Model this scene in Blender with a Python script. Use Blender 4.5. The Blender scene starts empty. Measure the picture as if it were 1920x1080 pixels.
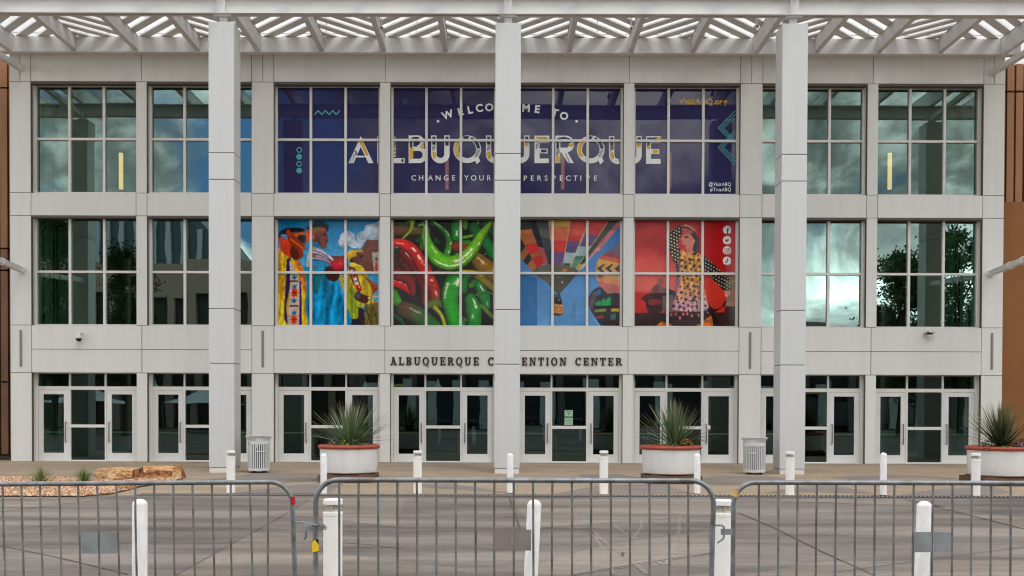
import bpy, bmesh, math, random
import numpy as np
from mathutils import Vector, Matrix
random.seed(7)
S = bpy.context.scene
COL = S.collection
PI = math.pi

# ---------------------------------------------------------------- camera
PITCH = math.radians(0.85); ROLL = math.radians(0.17)
EYE = 1.6
SHX = 15/1920; SHY = math.tan(PITCH) + 230/1920
ROT = Matrix.Rotation(PI/2-PITCH, 3, 'X') @ Matrix.Rotation(ROLL, 3, 'Z')
cd = bpy.data.cameras.new('camera'); cam = bpy.data.objects.new('camera', cd); COL.objects.link(cam)
cd.sensor_fit = 'HORIZONTAL'; cd.sensor_width = 36; cd.lens = 36; cd.shift_x = SHX; cd.shift_y = SHY
cd.clip_start = 0.1; cd.clip_end = 3000
cam.matrix_world = Matrix.Translation((0, 0, EYE)) @ ROT.to_4x4()
S.camera = cam

# ---------------------------------------------------------------- world and sun
SUN_EL, SUN_AZ = math.radians(58), math.radians(152)     # azimuth clockwise from +Y
W = bpy.data.worlds.new('World'); S.world = W; W.use_nodes = True
nt = W.node_tree; nt.nodes.clear()
def N(t, typ, **kw):
    n = t.nodes.new(typ)
    for k, v in kw.items():
        if k in n.inputs.keys() if hasattr(n.inputs, 'keys') else False: n.inputs[k].default_value = v
        else: setattr(n, k, v)
    return n
def ramp(t, src, stops):
    r = t.nodes.new('ShaderNodeValToRGB'); e = r.color_ramp.elements
    while len(e) < len(stops): e.new(0.5)
    for el, (p, c) in zip(e, stops):
        el.position = p; el.color = (c, c, c, 1) if isinstance(c, (int, float)) else (*c, 1)
    t.links.new(src, r.inputs[0]); return r.outputs[0]
sky = nt.nodes.new('ShaderNodeTexSky'); sky.sky_type = 'NISHITA'; sky.sun_disc = False
sky.sun_elevation = SUN_EL; sky.sun_rotation = SUN_AZ; sky.air_density = 1.2; sky.dust_density = 1.5
tc = nt.nodes.new('ShaderNodeTexCoord')
mp = nt.nodes.new('ShaderNodeMapping'); mp.inputs['Scale'].default_value = (1, 1, 1.45); mp.inputs['Location'].default_value = (3.2, 1.7, 0.3)
nt.links.new(tc.outputs['Generated'], mp.inputs[0])
def wnoise(scale, det, rough, dist=0):
    n = nt.nodes.new('ShaderNodeTexNoise'); n.inputs['Scale'].default_value = scale
    n.inputs['Detail'].default_value = det; n.inputs['Roughness'].default_value = rough; n.inputs['Distortion'].default_value = dist
    nt.links.new(mp.outputs[0], n.inputs['Vector']); return n.outputs[0]
cover = ramp(nt, wnoise(3.2, 8, 0.58, 0.3), [(0.38, 0.0), (0.50, 1.0)])
tone = ramp(nt, wnoise(7.5, 10, 0.6, 0.5), [(0.38, (4.5, 4.8, 5.2)), (0.49, (15.0, 15.0, 14.9)), (0.56, (34.0, 33.8, 33.2)), (0.62, (50.0, 49.4, 48.0))])
mx = nt.nodes.new('ShaderNodeMix'); mx.data_type = 'RGBA'
sx = nt.nodes.new('ShaderNodeSeparateXYZ'); nt.links.new(tc.outputs['Generated'], sx.inputs[0])
lift = ramp(nt, sx.outputs[2], [(0.0, 0.95), (0.105, 1.0), (0.165, 0.50), (0.215, 0.26), (0.30, 0.28), (0.45, 0.55), (1.0, 0.70)])
m3 = nt.nodes.new('ShaderNodeMix'); m3.data_type = 'RGBA'; m3.blend_type = 'MULTIPLY'; m3.inputs[0].default_value = 1
nt.links.new(tone, m3.inputs[6]); nt.links.new(lift, m3.inputs[7])
vd = nt.nodes.new('ShaderNodeVectorMath'); vd.operation = 'DISTANCE'; vd.inputs[1].default_value = (-0.212, -0.950, 0.228)
nt.links.new(tc.outputs['Generated'], vd.inputs[0])
gapn = nt.nodes.new('ShaderNodeMath'); gapn.operation = 'MULTIPLY_ADD'; gapn.inputs[1].default_value = -0.125
nt.links.new(wnoise(9.0, 7, 0.6, 0.3), gapn.inputs[0]); nt.links.new(vd.outputs['Value'], gapn.inputs[2])
gap = ramp(nt, gapn.outputs[0], [(-0.085+0.085, 0.0), (0.03, 1.0)])
cm = nt.nodes.new('ShaderNodeMath'); cm.operation = 'MULTIPLY'; nt.links.new(cover, cm.inputs[0]); nt.links.new(gap, cm.inputs[1])
nt.links.new(cm.outputs[0], mx.inputs[0]); m5 = nt.nodes.new('ShaderNodeMix'); m5.data_type = 'RGBA'; m5.blend_type = 'MULTIPLY'; m5.inputs[0].default_value = 1; m5.inputs[7].default_value = (0.35, 0.62, 1.0, 1)
nt.links.new(sky.outputs[0], m5.inputs[6]); nt.links.new(m5.outputs[2], mx.inputs[6]); nt.links.new(m3.outputs[2], mx.inputs[7])
bg = nt.nodes.new('ShaderNodeBackground'); bg.inputs['Strength'].default_value = 0.1
nt.links.new(mx.outputs[2], bg.inputs[0])
wo = nt.nodes.new('ShaderNodeOutputWorld'); nt.links.new(bg.outputs[0], wo.inputs[0])

sl = bpy.data.lights.new('sun', 'SUN'); so = bpy.data.objects.new('sun', sl); COL.objects.link(so)
sl.energy = 0.55; sl.angle = math.radians(16); sl.color = (1.0, 0.97, 0.92)
sd = Vector((math.sin(SUN_AZ)*math.cos(SUN_EL), math.cos(SUN_AZ)*math.cos(SUN_EL), math.sin(SUN_EL)))
so.rotation_euler = sd.to_track_quat('Z', 'Y').to_euler(); so.location = (0, -20, 40)
S.view_settings.view_transform = 'Standard'; S.view_settings.look = 'None'
S.view_settings.exposure = 0.63; S.view_settings.gamma = 1
S.cycles.filter_width = 1.15; S.cycles.max_bounces = 8; S.cycles.transparent_max_bounces = 12; S.cycles.caustics_reflective = False

# ---------------------------------------------------------------- pixel -> place (surveying helpers)
def ray(px, py):
    return ROT @ Vector(((px-960)/1920+SHX, (540-py)/1920+SHY, -1))
def at(px, py, Y):
    d = ray(px, py); t = Y/d.y; return Vector((d.x*t, Y, EYE+d.z*t))
def gz(Y):
    if Y >= 31.3: return 0.0
    if Y >= 20.6: return -0.11*(31.3-Y)/10.7
    if Y >= 9: return -0.11+0.02*(20.6-Y)/11.6
    return -0.09
def gp(px, py):
    z = -0.08
    d = ray(px, py)
    for _ in range(12):
        t = (z-EYE)/d.z; z = gz(d.y*t)
    return Vector((d.x*t, d.y*t, z))

# ---------------------------------------------------------------- materials
MATS = {}
def lin(c):
    return tuple(((x/255)/12.92 if x/255 <= 0.04045 else ((x/255+0.055)/1.055)**2.4) for x in c)
def mat(name, col, rough=0.6, island=0, metal=0.0, spec=0.4, var=0.0, vscale=(3, 3, 3), vdet=5, bump=0.0, bscale=40, col2=None, emit=None, attr=None, ior=1.45):
    m = bpy.data.materials.new(name); m.use_nodes = True; t = m.node_tree
    b = t.nodes['Principled BSDF']
    b.inputs['Roughness'].default_value = rough; b.inputs['Metallic'].default_value = metal
    b.inputs['Specular IOR Level'].default_value = spec; b.inputs['IOR'].default_value = ior
    b.inputs['Base Color'].default_value = (*col, 1)
    if var or bump:
        co = t.nodes.new('ShaderNodeTexCoord'); mpn = t.nodes.new('ShaderNodeMapping')
        mpn.inputs['Scale'].default_value = vscale; t.links.new(co.outputs['Object'], mpn.inputs[0])
    src = None
    if attr:
        a = t.nodes.new('ShaderNodeVertexColor'); a.layer_name = attr; src = a.outputs[0]
    if var:
        n = t.nodes.new('ShaderNodeTexNoise'); n.inputs['Scale'].default_value = 1; n.inputs['Detail'].default_value = vdet
        n.inputs['Roughness'].default_value = 0.6
        t.links.new(mpn.outputs[0], n.inputs['Vector'])
        c2 = col2 if col2 else tuple(x*(1-var) for x in col)
        if src:
            f = ramp(t, n.outputs[0], [(0.3, 1-var), (0.7, 1+var*0.3)])
            mm = t.nodes.new('ShaderNodeMix'); mm.data_type = 'RGBA'; mm.blend_type = 'MULTIPLY'; mm.inputs[0].default_value = 1
            t.links.new(src, mm.inputs[6]); t.links.new(f, mm.inputs[7]); src = mm.outputs[2]
        else:
            src = ramp(t, n.outputs[0], [(0.33, c2), (0.62, col)])
    if island:
        ge = t.nodes.new('ShaderNodeNewGeometry'); f = ramp(t, ge.outputs['Random Per Island'], [(0.0, (1-island, 1-island, 1-island*1.15)), (1.0, 1.0)])
        mi = t.nodes.new('ShaderNodeMix'); mi.data_type = 'RGBA'; mi.blend_type = 'MULTIPLY'; mi.inputs[0].default_value = 1
        t.links.new(src, mi.inputs[6]); t.links.new(f, mi.inputs[7]); src = mi.outputs[2]
    if src: t.links.new(src, b.inputs['Base Color'])
    if bump:
        n2 = t.nodes.new('ShaderNodeTexNoise'); n2.inputs['Scale'].default_value = bscale; n2.inputs['Detail'].default_value = 4
        t.links.new(co.outputs['Object'], n2.inputs['Vector'])
        bp = t.nodes.new('ShaderNodeBump'); bp.inputs['Strength'].default_value = bump; bp.inputs['Distance'].default_value = 0.02
        t.links.new(n2.outputs[0], bp.inputs['Height']); t.links.new(bp.outputs[0], b.inputs['Normal'])
    if emit:
        b.inputs['Emission Color'].default_value = (*emit[:3], 1); b.inputs['Emission Strength'].default_value = emit[3]
    MATS[name] = m; return m

M_PANEL = mat('painted_metal_panel', (0.70, 0.69, 0.643), 0.5, island=0.05, var=0.06, vscale=(4, 4, 0.22), vdet=7, col2=(0.668, 0.654, 0.617))
M_COLUMN = mat('column_cladding', (0.59, 0.593, 0.577), 0.42, island=0.04, var=0.03, vscale=(9, 9, 0.25), vdet=5)
M_DARKGAP = mat('joint_sealant', (0.13, 0.115, 0.10), 0.9)
M_STEEL = mat('painted_steel', (0.71, 0.693, 0.67), 0.5, var=0.10, vscale=(1.2, 1.2, 1.2))
M_FRAME = mat('window_frame_paint', (0.70, 0.68, 0.63), 0.4)
M_DOOR = mat('door_paint', (0.70, 0.69, 0.655), 0.4, var=0.08, vscale=(1, 1, 2))
M_HANDLE = mat('brushed_metal', (0.20, 0.18, 0.155), 0.4, metal=0.5)
M_UPPER = mat('upper_wall_paint', (0.80, 0.79, 0.77), 0.6)
M_GALV = mat('galvanized_steel', (0.27, 0.295, 0.31), 0.48, metal=0.75, var=0.35, vscale=(9, 9, 9), vdet=9, col2=(0.15, 0.135, 0.12), bump=0.08, bscale=120)
M_GALVBAR = mat('galvanized_bar', (0.25, 0.265, 0.27), 0.5, metal=0.65, var=0.4, vscale=(14, 14, 7), vdet=8, col2=(0.13, 0.115, 0.105))
M_PLATE = mat('galvanized_plate', (0.35, 0.375, 0.37), 0.5, metal=0.5, var=0.25, vscale=(8, 8, 8))
M_PLATE2 = mat('grey_brown_plate', (0.24, 0.205, 0.185), 0.7, var=0.2, vscale=(9, 9, 9))
M_BOLLARD = mat('white_bollard_paint', (0.88, 0.87, 0.85), 0.5, var=0.2, vscale=(13, 13, 5), vdet=10, col2=(0.72, 0.70, 0.67))
M_BOLLARD2 = mat('cream_bollard_paint', (0.88, 0.85, 0.79), 0.5, var=0.08, vscale=(3, 3, 1.5), vdet=8)
M_SHADE = mat('lamp_louvre_inside', (0.50, 0.47, 0.40), 0.6)
M_BOWL = mat('planter_white', (0.69, 0.675, 0.645), 0.65, var=0.10, vscale=(4, 4, 1.5), vdet=7, bump=0.15, bscale=60)
M_RIM = mat('terracotta_rim', (0.36, 0.075, 0.04), 0.6, var=0.25, vscale=(6, 6, 6))
M_WOOD = mat('planter_base_wood', (0.16, 0.085, 0.05), 0.8, var=0.4, vscale=(6, 6, 20))
M_SOIL = mat('soil', (0.05, 0.035, 0.025), 0.95, bump=0.5, bscale=50)
M_BIN = mat('bin_paint', (0.62, 0.62, 0.60), 0.45, var=0.08)
M_LINER = mat('bin_liner', (0.03, 0.035, 0.045), 0.6)
M_GRATE = mat('drain_grate_iron', (0.10, 0.10, 0.10), 0.6, metal=0.4)
M_BLACK = mat('black_plastic', (0.012, 0.012, 0.013), 0.25)
M_CAMWHITE = mat('camera_housing', (0.66, 0.65, 0.63), 0.4)
M_SIGN = mat('sign_letter_bronze', (0.022, 0.014, 0.012), 0.4)
M_SLOT = mat('slot_light_metal', (0.27, 0.25, 0.22), 0.5, metal=0.3)
M_COPPER_SHADE = mat('copper_panel_shaded', (0.205, 0.105, 0.056), 0.5, metal=0.2, var=0.3, vscale=(1.5, 1.5, 0.4))  # brown copper with the left wing's shade put into its colour
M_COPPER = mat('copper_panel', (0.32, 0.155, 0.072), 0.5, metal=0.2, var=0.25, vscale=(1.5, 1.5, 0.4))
M_STUCCO = mat('orange_stucco', (0.265, 0.110, 0.036), 0.85, var=0.12, vscale=(1, 1, 1), bump=0.4, bscale=45)
M_INT = mat('interior_wall', (0.80, 0.80, 0.74), 0.8)
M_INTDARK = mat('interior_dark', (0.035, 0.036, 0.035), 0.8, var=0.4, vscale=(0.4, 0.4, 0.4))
M_LAMP = mat('pendant_glow', (0.9, 0.7, 0.4), 0.5, emit=(1.0, 0.37, 0.14, 2.1))
M_RED = mat('red_tape', (0.42, 0.012, 0.015), 0.4)
M_YEL = mat('yellow_tape', (0.80, 0.56, 0.01), 0.45)
M_YEL2 = mat('faded_yellow_tape', (0.62, 0.40, 0.12), 0.6, var=0.3, vscale=(30, 30, 30))
M_CLEAR = mat('clear_tape', (0.45, 0.43, 0.42), 0.3)
M_MURAL = mat('mural_print', (0.5, 0.5, 0.5), 0.10, spec=0.32, attr='Col')
M_VINYL = mat('vinyl_white', (0.80, 0.80, 0.77), 0.25, spec=0.3)
M_VNAVY = mat('vinyl_navy', (0.02, 0.018, 0.075), 0.15, spec=0.5)
M_VGOLD = mat('vinyl_gold', (0.68, 0.40, 0.012), 0.25, spec=0.5)
M_VTEAL = mat('vinyl_teal', (0.07, 0.38, 0.39), 0.25, spec=0.5)
M_VGREY = mat('vinyl_greyblue', (0.22, 0.23, 0.29), 0.25, spec=0.5)
M_VRED = mat('vinyl_red', (0.45, 0.02, 0.05), 0.25, spec=0.5)
M_PAPER = mat('pale_green_paper', (0.33, 0.52, 0.37), 0.6)
M_PAPERINK = mat('paper_ink', (0.06, 0.14, 0.08), 0.6)
M_LEAF = mat('plant_leaf', (0.1, 0.1, 0.1), 0.5, attr='Col')
M_BARK = mat('bark', (0.06, 0.045, 0.03), 0.9, bump=0.6, bscale=15)
M_TENT = mat('white_canvas', (0.7, 0.72, 0.72), 0.7)
M_OPP = mat('far_building_concrete', (0.20, 0.185, 0.165), 0.8, var=0.3, vscale=(0.2, 0.2, 0.05))
M_OPPD = mat('far_building_dark', (0.045, 0.04, 0.036), 0.7)
M_OPPG = mat('far_building_glass', (0.03, 0.04, 0.05), 0.08, spec=0.7)
M_OPPY = mat('far_building_ochre', (0.55, 0.45, 0.16), 0.8)
M_ROCK_OLD = mat('sandstone', (0.56, 0.30, 0.13), 0.9, var=1, vscale=(2.6, 2.6, 5), vdet=9, col2=(0.34, 0.12, 0.04), bump=0.9, bscale=14)

def rock_mat(name, stops, seed):
    m = bpy.data.materials.new(name); m.use_nodes = True; t = m.node_tree; b = t.nodes['Principled BSDF']; b.inputs['Roughness'].default_value = .9
    co = t.nodes.new('ShaderNodeTexCoord'); mpn = t.nodes.new('ShaderNodeMapping'); mpn.inputs['Location'].default_value = (seed, seed*2.3, 0); mpn.inputs['Scale'].default_value = (1, 1, 1.4)
    t.links.new(co.outputs['Object'], mpn.inputs[0])
    def nz(sc, det, r=.65):
        n = t.nodes.new('ShaderNodeTexNoise'); n.inputs['Scale'].default_value = sc; n.inputs['Detail'].default_value = det; n.inputs['Roughness'].default_value = r; t.links.new(mpn.outputs[0], n.inputs['Vector']); return n.outputs[0]
    c = ramp(t, nz(3.6, 6), stops); d = ramp(t, nz(16, 5, .7), [(.34, (.5, .42, .38)), (.5, (1, 1, 1)), (.7, (1.25, 1.2, 1.1))])
    mm = t.nodes.new('ShaderNodeMix'); mm.data_type = 'RGBA'; mm.blend_type = 'MULTIPLY'; mm.inputs[0].default_value = .8; t.links.new(c, mm.inputs[6]); t.links.new(d, mm.inputs[7]); t.links.new(mm.outputs[2], b.inputs['Base Color'])
    bp = t.nodes.new('ShaderNodeBump'); bp.inputs['Strength'].default_value = 1; bp.inputs['Distance'].default_value = .06; t.links.new(nz(6, 8, .7), bp.inputs['Height']); t.links.new(bp.outputs[0], b.inputs['Normal']); return m
M_ROCK = rock_mat('tan_sandstone', [(.38, (.26, .085, .03)), (.46, (.55, .27, .08)), (.53, (.62, .38, .19)), (.64, (.72, .52, .33))], 1.3)
M_ROCKT = rock_mat('pale_sandstone', [(.36, (.40, .17, .05)), (.45, (.54, .29, .12)), (.55, (.62, .38, .19)), (.68, (.70, .52, .34))], 2.2)
M_ROCK2 = rock_mat('rust_sandstone', [(.38, (.11, .035, .018)), (.47, (.26, .09, .04)), (.55, (.45, .19, .065)), (.66, (.62, .38, .15))], 4.1)
def glass_mat(name, tint, refl, fac):
    m = bpy.data.materials.new(name); m.use_nodes = True; t = m.node_tree; t.nodes.clear()
    tr = t.nodes.new('ShaderNodeBsdfTransparent'); tr.inputs[0].default_value = (*tint, 1)
    g = t.nodes.new('ShaderNodeBsdfGlossy'); g.inputs['Color'].default_value = (*refl, 1); g.inputs['Roughness'].default_value = 0.004
    co = t.nodes.new('ShaderNodeTexCoord'); n = t.nodes.new('ShaderNodeTexNoise'); n.inputs['Scale'].default_value = 0.9; n.inputs['Detail'].default_value = 1
    t.links.new(co.outputs['Object'], n.inputs['Vector'])
    bp = t.nodes.new('ShaderNodeBump'); bp.inputs['Strength'].default_value = 0.22; bp.inputs['Distance'].default_value = 0.005
    t.links.new(n.outputs[0], bp.inputs['Height']); t.links.new(bp.outputs[0], g.inputs['Normal'])
    mxn = t.nodes.new('ShaderNodeMixShader'); mxn.inputs[0].default_value = fac
    t.links.new(tr.outputs[0], mxn.inputs[1]); t.links.new(g.outputs[0], mxn.inputs[2])
    o = t.nodes.new('ShaderNodeOutputMaterial'); t.links.new(mxn.outputs[0], o.inputs[0]); return m
M_GLASS = glass_mat('tinted_glass', (0.25, 0.52, 0.40), (0.66, 0.95, 0.86), 0.27)
M_GLASS_D = glass_mat('entrance_glass', (0.22, 0.36, 0.30), (0.66, 0.98, 0.98), 0.115)
def film_mat():
    m = bpy.data.materials.new('navy_window_film'); m.use_nodes = True; t = m.node_tree
    b = t.nodes['Principled BSDF']; b.inputs['Base Color'].default_value = (0.024, 0.021, 0.095, 1)
    b.inputs['Roughness'].default_value = 0.02; b.inputs['Specular IOR Level'].default_value = 0.5; b.inputs['IOR'].default_value = 1.55
    tr = t.nodes.new('ShaderNodeBsdfTransparent'); mxn = t.nodes.new('ShaderNodeMixShader'); mxn.inputs[0].default_value = 0.95
    t.links.new(tr.outputs[0], mxn.inputs[1]); t.links.new(b.outputs[0], mxn.inputs[2])
    t.links.new(mxn.outputs[0], t.nodes['Material Output'].inputs[0]); return m
M_FILM = film_mat()

def concrete(name, base, alt, stain, streak=1.0):
    m = bpy.data.materials.new(name); m.use_nodes = True; t = m.node_tree; b = t.nodes['Principled BSDF']
    b.inputs['Roughness'].default_value = 0.85; b.inputs['Specular IOR Level'].default_value = 0.25
    co = t.nodes.new('ShaderNodeNewGeometry')
    def noise(sc, det, rough, scale=1):
        mpn = t.nodes.new('ShaderNodeMapping'); mpn.inputs['Scale'].default_value = sc; t.links.new(co.outputs['Position'], mpn.inputs[0])
        n = t.nodes.new('ShaderNodeTexNoise'); n.inputs['Scale'].default_value = scale; n.inputs['Detail'].default_value = det; n.inputs['Roughness'].default_value = rough
        t.links.new(mpn.outputs[0], n.inputs['Vector']); return n.outputs[0]
    c1 = ramp(t, noise((0.5, 0.9, 1), 8, 0.65), [(0.3, alt), (0.68, base)])
    s1 = ramp(t, noise((0.15, 0.80, 1), 9, 0.66), [(0.38, stain), (0.60, (1, 1, 1))])
    mm = t.nodes.new('ShaderNodeMix'); mm.data_type = 'RGBA'; mm.blend_type = 'MULTIPLY'; mm.inputs[0].default_value = streak
    t.links.new(c1, mm.inputs[6]); t.links.new(s1, mm.inputs[7])
    s2 = ramp(t, noise((2.5, 7, 1), 6, 0.7), [(0.30, (0.72, 0.70, 0.69)), (0.48, (1, 1, 1))])
    m2 = t.nodes.new('ShaderNodeMix'); m2.data_type = 'RGBA'; m2.blend_type = 'MULTIPLY'; m2.inputs[0].default_value = 0.75
    t.links.new(mm.outputs[2], m2.inputs[6]); t.links.new(s2, m2.inputs[7])
    t.links.new(m2.outputs[2], b.inputs['Base Color'])
    s3 = ramp(t, noise((9, 22, 1), 8, 0.75), [(0.34, (0.55, 0.53, 0.52)), (0.46, (1, 1, 1)), (0.70, (1, 1, 1)), (0.78, (1.12, 1.1, 1.06))])
    m4 = t.nodes.new('ShaderNodeMix'); m4.data_type = 'RGBA'; m4.blend_type = 'MULTIPLY'; m4.inputs[0].default_value = 0.7
    t.links.new(m2.outputs[2], m4.inputs[6]); t.links.new(s3, m4.inputs[7]); t.links.new(m4.outputs[2], b.inputs['Base Color'])
    bp = t.nodes.new('ShaderNodeBump'); bp.inputs['Strength'].default_value = 0.25; bp.inputs['Distance'].default_value = 0.01
    t.links.new(noise((60, 60, 60), 3, 0.6), bp.inputs['Height']); t.links.new(bp.outputs[0], b.inputs['Normal'])
    return m
M_GROUND = concrete('beige_concrete', (0.378, 0.295, 0.207), (0.303, 0.232, 0.160), (0.70, 0.69, 0.70), 0.5)
M_ROAD = concrete('grey_road_concrete', (0.250, 0.213, 0.183), (0.190, 0.162, 0.140), (0.42, 0.415, 0.425), 1.0)
M_ROADB = concrete('beige_road_concrete', (0.292, 0.245, 0.201), (0.232, 0.194, 0.160), (0.48, 0.475, 0.475), 1.0)
M_GREYPAVE = concrete('grey_paving', (0.255, 0.220, 0.190), (0.205, 0.177, 0.155), (0.75, 0.74, 0.74), 0.6)
M_JOINT = mat('paving_joint_dirt', (0.08, 0.068, 0.055), 0.95)

# ---------------------------------------------------------------- mesh building
class MB:
    def __init__(s): s.v = []; s.f = []; s.sm = []; s.mi = []; s.c = []; s.cur = 0
    def add(s, vs, fs, smooth=False, col=None):
        o = len(s.v); s.v += [tuple(p) for p in vs]
        for f in fs: s.f.append([i+o for i in f]); s.sm.append(smooth); s.mi.append(s.cur)
        s.c += [col or (1, 1, 1)]*len(vs); return s
    def box(s, x0, x1, y0, y1, z0, z1):
        vs = [(x, y, z) for x in (x0, x1) for y in (y0, y1) for z in (z0, z1)]
        return s.add(vs, [(0, 1, 3, 2), (4, 6, 7, 5), (0, 4, 5, 1), (2, 3, 7, 6), (0, 2, 6, 4), (1, 5, 7, 3)])
    def bar(s, a, b, w, h, up=(0, 0, 1)):
        a, b = Vector(a), Vector(b); d = (b-a).normalized(); u = Vector(up)
        if abs(d.dot(u)) > 0.99: u = Vector((0, 1, 0))
        r = d.cross(u).normalized()*w/2; u = r.cross(d).normalized()*h/2
        vs = [p+sx*r+sz*u for p in (a, b) for sx, sz in ((-1, -1), (1, -1), (1, 1), (-1, 1))]
        return s.add(vs, [(3, 2, 1, 0), (4, 5, 6, 7), (0, 1, 5, 4), (1, 2, 6, 5), (2, 3, 7, 6), (3, 0, 4, 7)])
    def tube(s, pts, r, n=10, caps=True, col=None):
        pts = [Vector(p) for p in pts]; rs = r if isinstance(r, (list, tuple)) else [r]*len(pts)
        d0 = (pts[1]-pts[0]).normalized(); ref = Vector((0, 0, 1)) if abs(d0.z) < 0.9 else Vector((0, 1, 0))
        nrm = d0.cross(ref).normalized(); vs = []
        for i, p in enumerate(pts):
            d = (pts[min(i+1, len(pts)-1)]-pts[max(i-1, 0)]).normalized()
            nrm = (nrm-d*nrm.dot(d)).normalized(); bn = d.cross(nrm)
            for k in range(n):
                a = 2*PI*k/n; vs.append(p+(nrm*math.cos(a)+bn*math.sin(a))*rs[i])
        fs = [(i*n+k, i*n+(k+1) % n, (i+1)*n+(k+1) % n, (i+1)*n+k) for i in range(len(pts)-1) for k in range(n)]
        s.add(vs, fs, True, col)
        if caps:
            s.add(vs[:n], [tuple(range(n))[::-1]], False, col); s.add(vs[-n:], [tuple(range(n))], False, col)
        return s
    def lathe(s, prof, n=32, c=(0, 0, 0), smooth=True):
        vs = [(c[0]+r*math.cos(2*PI*k/n), c[1]+r*math.sin(2*PI*k/n), c[2]+z) for r, z in prof for k in range(n)]
        fs = [(i*n+k, i*n+(k+1) % n, (i+1)*n+(k+1) % n, (i+1)*n+k) for i in range(len(prof)-1) for k in range(n)]
        s.add(vs, fs, smooth)
        return s
    def poly(s, pts, col=None): return s.add(pts, [tuple(range(len(pts)))], False, col)
    def mesh(s, name, mats, angle=35):
        me = bpy.data.meshes.new(name); me.from_pydata(s.v, [], s.f)
        mats = mats if isinstance(mats, (list, tuple)) else [mats]
        for m in mats: me.materials.append(m)
        me.polygons.foreach_set('use_smooth', s.sm); me.polygons.foreach_set('material_index', s.mi)
        if any(s.sm): me.set_sharp_from_angle(angle=math.radians(angle))
        if any(c != (1, 1, 1) for c in s.c):
            a = me.color_attributes.new('Col', 'FLOAT_COLOR', 'POINT')
            a.data.foreach_set('color', np.array([(*c, 1) for c in s.c], dtype=np.float32).ravel())
        me.update(); return me
    def build(s, name, mats, parent=None, loc=None, angle=35):
        o = bpy.data.objects.new(name, s.mesh(name, mats, angle)); COL.objects.link(o)
        if loc is not None: o.location = loc
        if parent is not None: o.parent = parent
        return o
def fixn(o):
    bm = bmesh.new(); bm.from_mesh(o.data); bmesh.ops.recalc_face_normals(bm, faces=bm.faces); bm.to_mesh(o.data); bm.free(); return o
def empty(name, loc=(0, 0, 0), rz=0):
    o = bpy.data.objects.new(name, None); o.empty_display_size = 0.2; COL.objects.link(o); o.location = loc; o.rotation_euler.z = rz; return o
def tag(o, label, cat, group=None, kind=None):
    if label: o['label'] = label
    if cat: o['category'] = cat
    if group: o['group'] = group
    if kind: o['kind'] = kind
    return o
def struct(o): o['kind'] = 'structure'; return o
def copy_tree(o, parent=None):
    c = o.copy(); COL.objects.link(c)
    if parent is not None: c.parent = parent
    for ch in list(o.children): copy_tree(ch, c)
    return c
def bevel(o, w=0.01, seg=2):
    m = o.modifiers.new('bevel', 'BEVEL'); m.width = w; m.segments = seg; m.limit_method = 'ANGLE'; m.angle_limit = math.radians(50); return o
#SECTION2
M_PUSHBAR = mat('push_bar_metal', (.62, .60, .42), .35, metal=.2)
M_TYRE = concrete('pale_tyre_scuff', (0.31, 0.27, 0.235), (0.21, 0.18, 0.155), (0.55, 0.545, 0.55), 1.0)
def wch(mb, name, mats, root, angle=35, label=None):
    """part given in world coordinates under a thing's Empty (or, deeper, under a part)"""
    o = mb.build(name, mats, None, None, angle); o.parent = root
    if root.type == 'EMPTY': o.matrix_parent_inverse = Matrix.Translation(-root.location)
    if label: o['label'] = label
    return o

# ================================================================ setting: ground
g = MB()
ys = [-260, -120, -40, 0, 9, 14, 20.6, 22, 24, 26, 28, 31.3, 60, 140, 400, 1200]
xs = [-900, -300, -80, -40, -20, -10, 0, 10, 20, 40, 80, 300, 900]
nx = len(xs)
g.add([(x, y, gz(y)) for y in ys for x in xs],
      [(j*nx+i, j*nx+i+1, (j+1)*nx+i+1, (j+1)*nx+i) for j in range(len(ys)-1) for i in range(nx-1)])
struct(g.build('ground', M_GROUND))
L1 = 0.004
def sheet(name, m, polys, lift):
    b = MB()
    for p in polys:
        q = [gp(*c) for c in p]; b.poly([(v.x, v.y, gz(v.y)+lift) for v in q])
    o = struct(b.build(name, m))
    bm = bmesh.new(); bm.from_mesh(o.data)
    for f in bm.faces:
        if f.normal.z < 0: f.normal_flip()
    bm.to_mesh(o.data); bm.free(); return o
r = MB(); yl = [-60, -20, 0, 9, 14, 20.3]; xl = [-70, -30, -10, 0, 10, 30, 70]
r.add([(x, y, gz(y)+L1) for y in yl for x in xl], [(j*7+i, j*7+i+1, (j+1)*7+i+1, (j+1)*7+i) for j in range(5) for i in range(6)])
struct(r.build('road', M_ROAD))
sheet('beige_paving_in_road', M_ROADB, [
    [(0, 933), (215, 934), (0, 960)], [(-500, 935), (0, 933), (0, 960), (-500, 1010)],
    [(329, 1081), (475, 999), (600, 1034), (780, 1056), (968, 1081)],
    [(584, 936), (760, 936), (742, 990), (640, 977), (535, 965)],
    [(957, 936), (1335, 936), (1350, 952), (1384, 963), (1180, 978), (1000, 992)],
    [(1005, 1081), (1010, 1058), (1140, 1021), (1327, 996), (1330, 1040), (1072, 1081)],
    [(1392, 937), (1690, 937), (1920, 992), (1920, 975), (1780, 952), (1730, 937), (1740, 937), (1935, 1000)][:5],
    [(1384, 1081), (1540, 1055), (1760, 1052), (1925, 1050), (1925, 1081)],
], 2*L1)
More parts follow.
